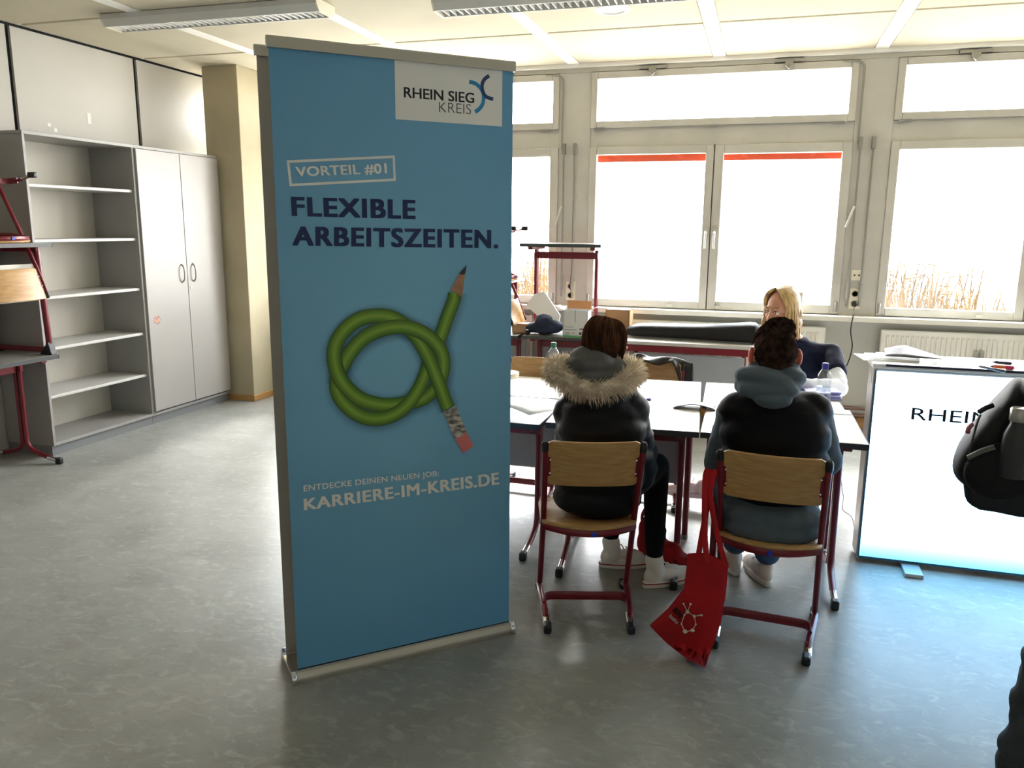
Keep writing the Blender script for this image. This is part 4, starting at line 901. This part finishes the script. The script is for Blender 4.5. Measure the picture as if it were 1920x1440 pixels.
# ---------------------------------------------- person with the backpack at the right edge
p4 = thing('person', 'person in dark trousers and navy jacket cut off by the right edge', 'person', (1.02, 2.45, 0))
J4 = dict(head=V(1.08, 2.46, 1.62), look=V(1, .1, -.05), neck=V(1.04, 2.46, 1.47), chest=V(1.03, 2.46, 1.27), pelvis=V(1.01, 2.46, .98),
          shL=V(1.03, 2.65, 1.42), elL=V(1.05, 2.70, 1.14), wrL=V(1.2, 2.68, .98), shR=V(1.03, 2.27, 1.42), elR=V(1.05, 2.22, 1.14), wrR=V(1.2, 2.24, .98),
          hipL=V(1.02, 2.55, .92), knL=V(1.07, 2.56, .5), anL=V(1.05, 2.56, .1), toL=V(1.2, 2.58, .045),
          hipR=V(1.0, 2.38, .92), knR=V(.885, 2.38, .5), anR=V(.825, 2.38, .1), toR=V(.97, 2.36, .045))
b, F, L = make_body(p4, J4, .85, voxel=.009)
NJ = mat('navy_jacket', (24, 28, 42), .7, bump=.15, bscale=20)
jk = MB(); jk.ell(V(1.02, 2.46, 1.28), (.14, .20, .2)); jk.ell(V(1.0, 2.46, 1.05), (.15, .20, .2)); jk.ell(V(.985, 2.46, .92), (.155, .205, .08)); jk.cone(V(1.03, 2.62, 1.4), V(1.03, 2.3, 1.4), .075, .075)
for q in 'LR': limb(jk, [Vector(J4['sh'+q]), Vector(J4['el'+q]), Vector(J4['wr'+q])], [.075, .065, .05])
remesh(jk, 'jacket', NJ, p4, .012, 4)
TRM = mat('dark_green_trousers', (60, 66, 68), .85, bump=.3, bscale=14, var=.2, vscale=8)
tr = MB()
for q in 'LR':
    k0, a0 = Vector(J4['kn'+q]), Vector(J4['an'+q]); limb(tr, [Vector(J4['hip'+q]), k0, a0], [.11, .095, .085])
    for j in range(7):
        f = j/6; c = k0.lerp(a0, f)+V(-.006 if j % 2 else .006, 0, 0); tr.ell(c, (.096-.012*f+(.007 if j % 2 else 0), .09-.01*f, .062), Matrix.Rotation(rnd.uniform(-.4, .4), 3, 'Y'))
tr.ell(V(1.0, 2.46, .92), (.13, .18, .1)); remesh(tr, 'trousers', TRM, p4, .009, 3, wr=(.010, (7, 7, 12)))
sneaker(p4, V(.765, 2.38, 0), R(-4), high=False, line=None, upper=(60, 66, 78), sole=(70, 74, 84)); sneaker(p4, V(.99, 2.56, 0), R(6), high=False, line=None, upper=(60, 66, 78), sole=(70, 74, 84))
hm = MB(); hm.ell(Vector(J4['head'])+V(-.012, 0, .025), (.104, .082, .104)); remesh(hm, 'hair', HD, p4, .01, 2)
# ------------------------------------------------------------------ illuminated counter
CY, CX0, CX1, CH = 4.045, .538, 2.05, .965
ct = thing('light_counter', 'white illuminated promotion counter with lettering on the front', 'counter', ((CX0+CX1)/2, CY+.1, 0))
FRM = mat('counter_frame_grey', (176, 170, 164), .35, metal=.4)
fm2 = MB(); ring(fm2, CX0, CX1, .02, CH, .022, CY, CY+.17); wparent(fm2.build('frame', FRM, bevel=.003, smooth=False), ct)
wparent(MB().bx(CX0+.022, CX1-.022, CY+.15, CY+.165, .04, CH-.02).build('back_cover', mat('counter_back', (220, 220, 220), .6), smooth=False), ct)
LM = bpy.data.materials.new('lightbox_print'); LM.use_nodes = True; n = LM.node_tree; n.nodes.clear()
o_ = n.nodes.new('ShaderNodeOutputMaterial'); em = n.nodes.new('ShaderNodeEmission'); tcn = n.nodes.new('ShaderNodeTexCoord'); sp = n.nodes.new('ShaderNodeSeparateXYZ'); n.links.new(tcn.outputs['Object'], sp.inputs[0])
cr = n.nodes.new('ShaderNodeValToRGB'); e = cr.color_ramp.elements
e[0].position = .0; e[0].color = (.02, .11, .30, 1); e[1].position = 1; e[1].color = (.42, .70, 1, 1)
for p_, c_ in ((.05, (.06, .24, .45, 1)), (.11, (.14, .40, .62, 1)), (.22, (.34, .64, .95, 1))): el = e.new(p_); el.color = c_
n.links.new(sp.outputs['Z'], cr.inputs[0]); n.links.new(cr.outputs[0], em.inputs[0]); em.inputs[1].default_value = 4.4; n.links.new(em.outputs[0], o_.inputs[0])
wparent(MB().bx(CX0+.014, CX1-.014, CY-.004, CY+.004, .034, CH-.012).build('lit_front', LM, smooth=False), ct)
wparent(MB().bx(CX0+.012, CX1-.012, CY-.003, CY+.003, .022, .035).bx(CX0+.006, CX0+.015, CY-.003, CY+.003, .03, CH-.01).build('edge_gasket', mat('gasket_teal', (50, 90, 110), .5), smooth=False), ct)
wparent(MB().bx(CX0-.005, CX1+.005, CY-.002, CY+.36, CH, CH+.022).build('counter_top', mat('counter_top_white', (238, 238, 236), .35), bevel=.002, smooth=False), ct)
wparent(MB().bx(CX0+.05, CX1+.005, CY-.006, CY-.001, CH+.012, CH+.023).build('top_edge', mat('edge_dark_blue', (26, 26, 54), .5), smooth=False), ct)
for xx in (CX0+.12, CX1-.12): wparent(MB().bx(xx-.015, xx+.015, CY+.17, CY+.34, CH-.2, CH).build('bracket', FRM, smooth=False), ct)
for xx in (.78, 1.8): wparent(MB().bx(xx-.04, xx+.04, CY-.13, CY+.3, 0, .02).build('foot_plate', FRM, bevel=.003, smooth=False), ct)
wparent(MB().add([ony(*q, CY-.0) for q in ()], []).bx(CX0-.002, CX0-.0005, CY+.05, CY+.07, .885, .93).build('side_arrow', PW, smooth=False), ct)
q0, q1 = ony(1708, 787, CY-.005), ony(1826, 795, CY-.005); hgt = ony(1708, 764, CY-.005).z-q0.z
wid = (q1.x-q0.x)
tx = print_text('RHEIN SIEG', [(q0.x, q0.z), (q0.x, q0.z+hgt), (q0.x+wid*2.3, q0.z), (q0.x+wid*2.3, q0.z+hgt)], mat('lettering_black', (24, 24, 34), .6), None, 'lettering', fn=lambda u, z: V(u, CY-.005, z), offset=.005); wparent(tx, ct)
ZT = CH+.023
def sheetbox(name, c, w, d, h, rz, m, label, cat, group=None, tilt=None):
    rt = Matrix.Rotation(rz, 3, 'Z')
    if tilt: rt = rt @ Matrix.Rotation(tilt, 3, 'X')
    o = MB().box((0, 0, h/2), (w, d, h), rt).build(name, m, smooth=False); o.location = c; return tag(o, label, cat, group)
LEAF = mat('leaflet_grey', (120, 120, 128), .5, var=.2, vscale=20)
for k, (px, py, rz, lb) in enumerate(((1655, 676, .5, 'leftmost white flyer fanned out on the counter'), (1672, 677, .35, 'second white flyer fanned out on the counter'), (1690, 679, .2, 'third white flyer fanned out on the counter'))):
    c = onz(px, py, ZT); sheetbox('flyer', (c.x-.0, CY+.19+.012*k, ZT+.003*k), .21, .2, .0025, rz+1.2, PAPER, lb, 'flyer', 'flyers on the counter')
# open dark folder lying on the fan
c = onz(1715, 682, ZT); fo = MB()
fo.grid(lambda u, v: V(-.12+.24*u, -.09+.18*v, .012+.035*(1-abs(2*u-.7))*max(0, v)), 8, 4); o = fo.build('brochure', LEAF, solid=.003); o.location = (c.x+.01, CY+.2, ZT+.009); o.rotation_euler.z = -.1; tag(o, 'open grey brochure lying on the white counter', 'brochure')
def pen(a, b, r, rgb, cap, label, name='pen', z=0):
    a, b = Vector(a), Vector(b); d = (b-a).normalized(); L_ = (b-a).length
    t = thing(name, label, 'pen', ((a+b)/2).to_tuple()); t.location.z = min(a.z, b.z)-r
    bd = wparent(MB().tube([a, a+d*L_*.62], r, 10).build('barrel', mat('pen_%d_%d_%d' % rgb, rgb, .4)), t)
    wparent(MB().tube([a+d*L_*.6, b-d*.006, b], r*1.15, 10, radii=[r*1.15, r*1.15, r*.6]).build('cap', mat('pen_%d_%d_%d' % cap, cap, .4)), t)
    wparent(MB().tube([a-d*.012, a], r*.8, 8, radii=[r*.3, r*.8]).build('tip', mat('pen_tip', (60, 60, 66), .4)), t); return t
def zc(px, py): q = onz(px, py, ZT+.008); return V(q.x, q.y, ZT+.008)
pen(zc(1838, 687), zc(1885, 697), .006, (60, 70, 88), (40, 46, 60), 'dark ballpoint pen nearest the counter edge')
pen(zc(1862, 687), zc(1902, 690), .008, (236, 110, 60), (226, 60, 120), 'orange and pink highlighter lying on the counter', 'highlighter')
pen(zc(1866, 679), zc(1897, 682), .007, (40, 42, 60), (30, 30, 46), 'black marker lying behind the highlighter', 'marker')
# ------------------------------------------------------------------ backpack and bottle at the right edge
BY = 2.42
bp = thing('backpack', 'large black backpack worn by the person at the right edge', 'backpack', ony(1850, 860, BY).to_tuple())
BKM = mat('black_nylon', (24, 24, 24), .7, spec=.3, bump=.15, bscale=40, var=.15, vscale=8)
_d = ray(1850, 850); BD = V(_d.x, _d.y, 0).normalized()
prof_ = [(1914, 700), (1886, 732), (1856, 762), (1828, 795), (1798, 832), (1782, 868), (1788, 892), (1812, 912), (1860, 926), (1915, 926), (1955, 900), (1955, 760)]
mb = MB(); pc = [ony(x, y, BY) for x, y in prof_]; cc = sum(pc, V(0, 0, 0))/len(pc); nl = 9
for j in range(nl):
    f = j/(nl-1)*2-1; k_ = (1-abs(f)**3.2*.30); off = BD*(f*.15+.04)
    for q in pc: mb.v.append(tuple(V(cc.x+(q.x-cc.x)*k_, BY, cc.z+(q.z-cc.z)*k_)+off))
N = len(pc)
for j in range(nl-1):
    for k in range(N): mb.f.append((j*N+k, j*N+(k+1) % N, (j+1)*N+(k+1) % N, (j+1)*N+k))
mb.f.append(tuple(range(N-1, -1, -1))); mb.f.append(tuple((nl-1)*N+k for k in range(N)))
wparent(mb.build('main_bag', BKM, sub=2), bp)
lo_ = MB(); lo_.prism([(q.x, q.z) for q in [ony(x, y, BY) for x, y in ((1806, 880), (1812, 930), (1838, 944), (1866, 948), (1910, 957), (1960, 962), (1965, 880))]], lambda a, b, d: V(a, BY, b)+BD*d, -.08, .2)
wparent(lo_.build('base_compartment', mat('navy_nylon', (14, 17, 28), .7, bump=.2, bscale=30), bevel=.018), bp)
pk = MB(); pk.ell(ony(1872, 888, BY-.105), (.085, .035, .075)); pk.ell(ony(1880, 870, BY-.11), (.075, .03, .06)); remesh(pk, 'side_pocket', mat('black_mesh', (20, 21, 22), .8, spec=.3, bump=.2, bscale=80), bp, .007, 3)
wparent(MB().tube(smoothpath([ony(1815, 858, BY-.12), ony(1840, 846, BY-.15), ony(1865, 838, BY-.155)], 5), .004, 6, r2=.007).build('pocket_hem', mat('hem_grey', (96, 96, 88), .7)), bp)
wparent(MB().tube(smoothpath([ony(1838, 778, BY-.06), ony(1830, 800, BY-.085), ony(1818, 850, BY-.11), ony(1812, 905, BY-.09)], 6), .003, 6).build('zip', BLACKP), bp)
wparent(MB().tube(smoothpath([ony(1836, 772, BY-.03), ony(1850, 764, BY-.05), ony(1862, 760, BY-.06)], 5), .007, 6).build('grab_strap', BKM), bp)
wparent(MB().tube(smoothpath([ony(1822, 796, BY-.075), ony(1816, 803, BY-.09), ony(1814, 812, BY-.09)], 4), .006, 6).build('red_zip_pull', mat('zip_pull_red', (150, 70, 74), .6)), bp)
for sy in (-.1, .1):
    wparent(MB().tube(smoothpath([V(.86, 2.46+sy, 1.28), V(.93, 2.46+sy*1.2, 1.47), V(1.08, 2.46+sy*1.3, 1.49), V(1.19, 2.46+sy*1.3, 1.3), V(1.1, 2.46+sy*1.6, 1.02), V(.9, 2.46+sy, .92)], 5), .006, 8, r2=.025).build('shoulder_strap', BKM), bp)
bt = ony(1903, 845, BY-.135)
bo = thing('drinking_bottle', 'dark bottle with metal lid in the backpack side pocket', 'bottle', bt.to_tuple())
ax = (ony(1912, 780, BY-.135)-bt).normalized(); RB = V(0, 0, 1).rotation_difference(ax).to_matrix()
wparent(MB().lathe([(.03, -.07), (.033, -.06), (.033, .02), (.030, .045), (.02, .07), (.019, .078)], bt, 20, RB).build('bottle_body', mat('bottle_dark', (52, 52, 54), .35, metal=.3)), bo)
wparent(MB().lathe([(.022, .078), (.023, .082), (.023, .108), (.020, .113)], bt, 20, RB).build('lid', mat('lid_steel', (170, 168, 160), .3, metal=.8)), bo)
# ------------------------------------------------------------------ red tote bags
TOTE = mat('red_tote_cotton', (178, 8, 22), .85, bump=.15, bscale=160, var=.12, vscale=7)
TY = 2.905
outl = [(1290, 1040), (1326, 1038), (1366, 1056), (1362, 1105), (1352, 1165), (1334, 1218), (1322, 1252), (1290, 1238), (1252, 1205), (1219, 1171), (1252, 1142), (1282, 1105)]
tb = thing('tote_bag', 'red cotton tote bag with white molecule print hanging from the chair', 'tote bag', ony(1300, 1150, TY).to_tuple())
fold = lambda px, py: .03*math.sin(px*.045)+.02*math.sin(py*.03+px*.02)
def totept(px, py, side):
    # the lower hem touches the floor, so its depth comes from there
    edge_ = min(1, max(0, (py-1040)/180)); g_ = onz(px, py, .02)
    Yw = TY-.02+edge_*.03; p_ = ony(px, py, Yw)
    if p_.z < .02: p_ = g_
    return p_+V(0, side, 0)
_o = []
for k in range(len(outl)):
    a, b_ = outl[k], outl[(k+1) % len(outl)]; _o += [(a[0]+(b_[0]-a[0])*j/4, a[1]+(b_[1]-a[1])*j/4) for j in range(4)]
outl = _o; mb = MB(); ctr = (1308, 1140); NL = len(outl); ringsn = 8
for side in (-1, 1):
    base = len(mb.v)
    for r_ in range(ringsn+1):
        f = r_/ringsn
        for (x, y) in outl:
            px, py = ctr[0]+(x-ctr[0])*f, ctr[1]+(y-ctr[1])*f; mb.v.append(tuple(totept(px, py, side*(.022*(1-f**3)+.004)+fold(px, py)*.35*(1-f*.4))))
    for r_ in range(ringsn):
        for k in range(NL):
            a = base+r_*NL+k; b_ = base+r_*NL+(k+1) % NL; mb.f.append((a, b_, b_+NL, a+NL))
wparent(mb.build('bag', TOTE), tb)
hang = V(-.099, 2.985, .70)
for (a, b_, s_) in (((1326, 1052), (1322, 900), -.02), ((1362, 1062), (1328, 905), .012), ((1308, 1050), (1335, 905), .03)):
    p0_, p1_ = totept(*a, -.012), ony(*b_, 2.975)
    mid = ony((a[0]+b_[0])/2-3, 990, 2.93+s_)
    wparent(MB().tube(smoothpath([p0_, mid, p1_, V(p1_.x+.008, 3.0+s_*.4, p1_.z+.04)], 6), .0035, 8, r2=.011, ref=(1, .2, 0)).build('handle', TOTE), tb)
PR = mat('tote_print_white', (214, 208, 198), .7); 
def zt7(x, y): return totept(1220+x/8, 1080+y/8, -.03)
mol = [(505, 365), (608, 368), (562, 485), (517, 530), (665, 550), (768, 533), (685, 670), (640, 760), (527, 778), (472, 665)]
rad_ = [16, 18, 28, 16, 24, 20, 16, 30, 35, 14]
for (x, y), r_ in zip(mol, rad_):
    c = zt7(x, y); wparent(MB().ell(c, (r_/8/500, .003, r_/8/500), seg=14, rings=8).build('molecule_dot', PR), tb)
for a, b_ in ((0, 2), (1, 2), (2, 3), (2, 4), (4, 5), (4, 6), (6, 7), (7, 8), (8, 9), (3, 9)): wparent(MB().tube([zt7(*mol[a]), zt7(*mol[b_])], .0014, 5).build('molecule_line', PR), tb)
def tote_text(s, a, b_, h, m):
    A_, B_ = zt7(*a), zt7(*b_); d_ = (B_-A_); up_ = d_.cross(V(0, 1, 0)).normalized()*-1
    if up_.z < 0: up_ = -up_
    o = print_text(s, [(0, 0), (0, 1), (1, 0), (1, 1)], m, None, 'bag_text', fn=lambda u, z: A_+d_*u+up_*(z*h), offset=.03); wparent(o, tb)
tote_text('BRL', (330, 465), (460, 600), .022, mat('tote_print_black', (22, 14, 16), .7)); tote_text('basics', (280, 555), (400, 670), .017, PR)
tb2 = thing('tote_bag', 'red cotton bag lying on the floor beside the white high-top shoes', 'tote bag', onz(1235, 1050).to_tuple())
pts_ = [(1165, 1000), (1190, 985), (1215, 1010), (1262, 1050), (1240, 1062), (1200, 1068), (1178, 1050), (1160, 1025)]
mb = MB(); cc_ = V(-.36, 3.66, .10)
for (x, y, z, rx, ry, rz) in ((-.36, 3.68, .07, .10, .05, .07), (-.42, 3.70, .13, .07, .04, .13), (-.29, 3.66, .045, .08, .06, .045)): mb.ell((x, y, z), (rx, ry, rz))
remesh(mb, 'bag', TOTE, tb2, .007, 3, wr=(.008, (10, 10, 10)))
wparent(MB().tube(smoothpath([V(-.40, 3.69, .22), V(-.43, 3.69, .30), V(-.47, 3.70, .24), V(-.46, 3.70, .14)], 5), .003, 6, r2=.01).build('handle', TOTE), tb2)
# ------------------------------------------------------------------ on the tables
TZ = .74
BOT = glass_mat('clear_pet', (.93, .95, .97, 1), .14)
def bottle(px, py, caprgb, label, level):
    c = onz(px, py, TZ); t = thing('water_bottle', label, 'bottle', (c.x, c.y, TZ+.001))
    MB().lathe([(.0, .0), (.028, .0), (.034, .008), (.034, .09), (.030, .105), (.030, .115), (.033, .13), (.034, .15), (.030, .172), (.016, .192), (.0135, .2), (.0135, .212)], (0, 0, 0), 24).build('bottle_body', BOT, t)
    MB().lathe([(.0, .003), (.0325, .005), (.0325, level), (0, level)], (0, 0, 0), 20).build('water', glass_mat('water', (.90, .94, .96, 1), .1) if 'water' not in MATS else MATS['water'], t)
    MB().lathe([(.0145, .2), (.0155, .203), (.0155, .222), (.012, .226), (0, .226)], (0, 0, 0), 18).build('cap', mat('cap_%d' % caprgb[2], caprgb, .4), t)
    MB().lathe([(.0155, .196), (.0155, .2)], (0, 0, 0), 18).build('cap_ring', mat('cap_%d' % caprgb[2], caprgb, .4), t)
    MB().lathe([(.0344, .03), (.0344, .082)], (0, 0, 0), 24).build('label_band', mat('bottle_label', (226, 230, 240), .5, rgb2=(70, 86, 170), vscale=26), t)
    return t
bottle(1037, 716, (34, 120, 92), 'clear water bottle with green cap beside the fur hood', .12)
bottle(1541, 766, (34, 50, 150), 'clear water bottle with blue cap before the blonde person', .11)
c = onz(958, 712, TZ)
t = thing('paper_plate', 'cream paper plates at the banner edge of the far table', 'plate', (c.x-.04, c.y, TZ))
for k in range(3): MB().lathe([(.0, .002), (.06, .002), (.085, .012), (.086, .014), (.058, .005), (0, .005)], (0, 0, .004+.012*k), 28).build('plate', mat('plate_cream', (232, 224, 200), .6), t)
c0_, c1_ = onz(1199, 750, TZ+.005), onz(1221, 748, TZ+.005)
pen(c0_, c1_, .005, (214, 60, 120), (70, 70, 170), 'pink and blue ballpoint pen on the table right of the fur hood')
for k in (0,):
    c = onz(1300, 768, TZ); mb = MB()
    mb.grid(lambda u, v: V(-.10+.20*u, -.07+.14*v, .003+.022*math.sin(math.pi*u)*(.35+.65*(1-v))), 10, 4); o = mb.build('brochure', mat('brochure_dark', (96, 90, 104), .4, rgb2=(60, 56, 70), vscale=14), solid=.002); o.location = (c.x, c.y+.06, TZ+.001); o.rotation_euler.z = .05; tag(o, 'arched dark brochure on the table joint between the two seated persons', 'brochure')
c = onz(1350, 775, TZ); o = MB().box((0, 0, .003), (.16, .11, .006)).build('brochure', mat('brochure_violet', (84, 80, 110), .4), bevel=.001, smooth=False); o.location = (c.x+.06, c.y+.04, TZ); o.rotation_euler.z = .1; tag(o, 'flat dark brochure beside the arched one, left of the padded vest', 'brochure')
c = onz(985, 765, TZ); mb = MB(); mb.grid(lambda u, v: V(-.16+.32*u, -.105+.21*v, .002+.014*math.sin(math.pi*u)), 8, 3); o = mb.build('paper_sheet', PAPER, solid=.0015); o.location = (c.x-.02, c.y+.02, TZ+.001); o.rotation_euler.z = -.55; tag(o, 'white folded paper sheet on the near table beside the banner', 'paper')
VIO = (120, 124, 190)
for k, (px, py, w, d, h, rz, lb) in enumerate(((1557, 757, .20, .15, .012, .1, 'violet brochure at the bottom of the pile by the blonde person'), (1562, 752, .20, .14, .01, -.08, 'violet brochure in the middle of the pile by the blonde person'), (1558, 748, .17, .12, .012, .15, 'violet brochure on top of the pile by the blonde person'))):
    o = MB().box((0, 0, h/2), (w, d, h)).build('brochure', mat('brochure_violet_%d' % k, (VIO[0]+12*k, VIO[1]+12*k, VIO[2]+10*k), .4, rgb2=(190, 192, 220), vscale=9), bevel=.002, smooth=False)
    c = onz(px, py, TZ); o.location = (.335+.006*k, 4.40+.01*k, TZ+.0005+.0125*k); o.rotation_euler.z = rz; tag(o, lb, 'brochure', 'violet brochures')
o = MB().box((0, 0, .0015), (.12, .09, .003)).build('note_card', PAPER, smooth=False); c = onz(1570, 773, TZ); o.location = (c.x, c.y, TZ); tag(o, 'small white card near the right table corner', 'card')
# jacket over the empty chair
jm = MB(); bc = V(-.60, 4.88, 0)
def drape(u, v):
    # u along the chair back, v from front hem over the top to the rear hem
    x = -.29+.54*u; s_ = (v-.5)*2; zt = .83-.02*abs(2*u-1)**2+.012*math.sin(u*19)
    fr_h = .03+.12*max(0, 1-u/.28)+.24*max(0, (u-.78)/.22)
    z = zt-abs(s_)**1.5*(fr_h if s_ > 0 else .30)+.008*math.sin(u*23+s_*2)
    y = .055*-s_*-1+.012*math.sin(u*17+v*5)-.02
    return bc+V(x, -y, z)
jm.grid(drape, 40, 16)
jo = jm.build('draped_jacket', mat('black_leather', (30, 31, 34), .38, bump=.3, bscale=26), solid=.012, sub=1); tag(jo, 'black leather jacket draped over the empty chair back', 'jacket')
# ------------------------------------------------------------------ on the window tables
lb_ = thing('carry_bag', 'long black carry bag lying on the table under the middle window', 'bag', (-.5, 6.42, .74))
BAGM = mat('black_bag_nylon', (26, 26, 28), .7, spec=.3, bump=.25, bscale=14, var=.2, vscale=7)
sec = [(-1.02, .10, .055, 6.47), (-.9, .11, .075, 6.46), (-.7, .12, .075, 6.45), (-.5, .125, .08, 6.44), (-.3, .13, .088, 6.42), (-.1, .125, .105, 6.39), (.0, .12, .115, 6.38), (.03, .08, .085, 6.38)]
mb = MB(); K = 14
for (x, ry, h, yc) in sec:
    for k in range(K):
        a = 2*math.pi*k/K; ca, sa = math.cos(a), math.sin(a); f = lambda w: math.copysign(abs(w)**.6, w)
        mb.v.append((x, yc+f(ca)*ry, .745+h/1.0*.72+f(sa)*h*.72+.004*math.sin(x*30+k)))
for i in range(len(sec)-1):
    for k in range(K): mb.f.append((i*K+k, i*K+(k+1) % K, (i+1)*K+(k+1) % K, (i+1)*K+k))
mb.f.append(tuple(range(K))); mb.f.append(tuple((len(sec)-1)*K+k for k in range(K)))
wparent(mb.build('bag', BAGM, sub=1), lb_)
def carton(px0, px1, pyt, pyb, Y, depth, m, label, name='carton', open_=False, lettering=False):
    a, b_ = ony(px0, pyb, Y), ony(px1, pyb, Y); zt = ony((px0+px1)/2, pyt, Y).z; z0_ = .742
    t = thing(name, label, 'box', ((a.x+b_.x)/2, Y+depth/2, z0_)); w = b_.x-a.x; h = zt-z0_
    mb = MB(); th = .004
    mb.bx(-w/2, w/2, -depth/2, -depth/2+th, 0, h); mb.bx(-w/2, w/2, depth/2-th, depth/2, 0, h); mb.bx(-w/2, -w/2+th, -depth/2, depth/2, 0, h); mb.bx(w/2-th, w/2, -depth/2, depth/2, 0, h); mb.bx(-w/2, w/2, -depth/2, depth/2, 0, th)
    mb.build('box_body', m, t, smooth=False)
    INN = mat('cardboard_inside', (196, 140, 96), .85)
    if open_:
        for s in (-1, 1): MB().box((s*(w/2+.03), 0, h+.012), (.075, depth, .004), Matrix.Rotation(s*-.4, 3, 'Y')).build('flap', m, t, smooth=False)
        MB().box((0, depth/2+.01, h+.03), (w, .004, .07), Matrix.Rotation(-.3, 3, 'X')).build('flap', INN, t, smooth=False)
        MB().bx(-.003, .003, -depth/2-.001, -depth/2, h*.55, h).build('seam', mat('seam_grey', (150, 150, 148), .8), t, smooth=False)
    else: MB().bx(-w/2, w/2, -depth/2, depth/2, h-.004, h).build('lid', m, t, smooth=False)
    if lettering:
        gm = mat('box_print_grey', (110, 112, 112), .8); gn = mat('box_print_green', (110, 160, 140), .8); y = -depth/2-.0012
        for (u0, u1, v0, v1, mm) in ((.1, .42, .36, .385, gn), (.1, .55, .26, .28, gm), (.1, .3, .14, .16, gm), (.36, .5, .14, .16, gm), (.1, .28, .09, .11, gm), (.68, .9, .28, .33, gm)):
            MB().bx(-w/2+u0*w, -w/2+u1*w, y, y+.001, v0*h, v1*h).build('box_print', mm, t, smooth=False)
        MB().lathe([(.011, 0), (.011, .001)], (w*.22, y+.001, h*.14), 14, Matrix.Rotation(math.pi/2, 3, 'X')).build('box_emblem', mat('box_print_dark', (50, 52, 54), .8), t)
        MB().bx(-w/2, w/2, y, y+.001, 0, .012).build('box_stripe', mat('box_print_stripe', (90, 190, 120), .8), t, smooth=False)
    return t
carton(1055, 1101, 582, 628, 6.24, .14, mat('white_carton', (214, 214, 212), .7), 'white open carton with grey print on the window table', open_=True, lettering=True)
carton(1135, 1180, 581, 606, 6.55, .2, mat('brown_carton', (170, 132, 92), .85), 'tall brown carton behind the brown-haired head on the window table')
carton(960, 988, 607, 623, 6.3, .12, mat('tan_carton', (186, 150, 112), .85), 'small tan carton at the banner edge on the window table')
nb = thing('cloth_bag', 'dark navy cloth bag beside the white carton on the window table', 'bag', (-1.66, 6.33, .742))
mb = MB(); mb.ell(ony(1020, 605, 6.33), (.075, .08, .07)); mb.ell(ony(1004, 614, 6.33), (.08, .08, .042)); mb.ell(ony(1040, 612, 6.33), (.07, .07, .05)); mb.ell(ony(1022, 618, 6.33), (.13, .1, .032)); remesh(mb, 'bag', mat('navy_cloth', (30, 38, 62), .8, bump=.3, bscale=20), nb, .007, 3, wr=(.008, (12, 12, 18)))
wb_ = MB(); pts_ = [ony(x, y, 6.42) for x, y in ((1000, 552), (1018, 547), (1054, 590), (1052, 616), (1040, 612), (988, 572))]
wb_.prism([(q.x, q.z) for q in pts_], lambda a, b, d: V(a, d+(b-.98)*.6, b), 6.40, 6.415); tag(wb_.build('poster_board', mat('poster_white', (250, 250, 250), .5), smooth=False), 'blank white poster board leaning behind the navy cloth bag', 'poster board')
# stand-up card behind the blonde person on the sill
c = ony(1498, 565, YF-.07); o = MB().box((0, 0, .06), (.045, .004, .17), Matrix.Rotation(-.35, 3, 'Z')).build('upright_card', mat('card_beige', (196, 188, 168), .7), smooth=False); o.location = (c.x+.005, c.y, .925+.03); tag(o, 'narrow beige card standing on the sill behind the blonde head', 'card')
# thin cable beside the counter
tag(MB().tube(smoothpath([V(.44, 4.62, .72), onz(1578, 905, .3)*.0+ony(1578, 908, 4.5), ony(1582, 930, 4.45), ony(1580, 955, 4.35), ony(1598, 972, 4.3), V(.56, 4.27, .02)], 6), .0022, 6).build('thin_cable', mat('cable_grey', (120, 120, 124), .5)), 'thin grey cable hanging down to the lit counter', 'cable')
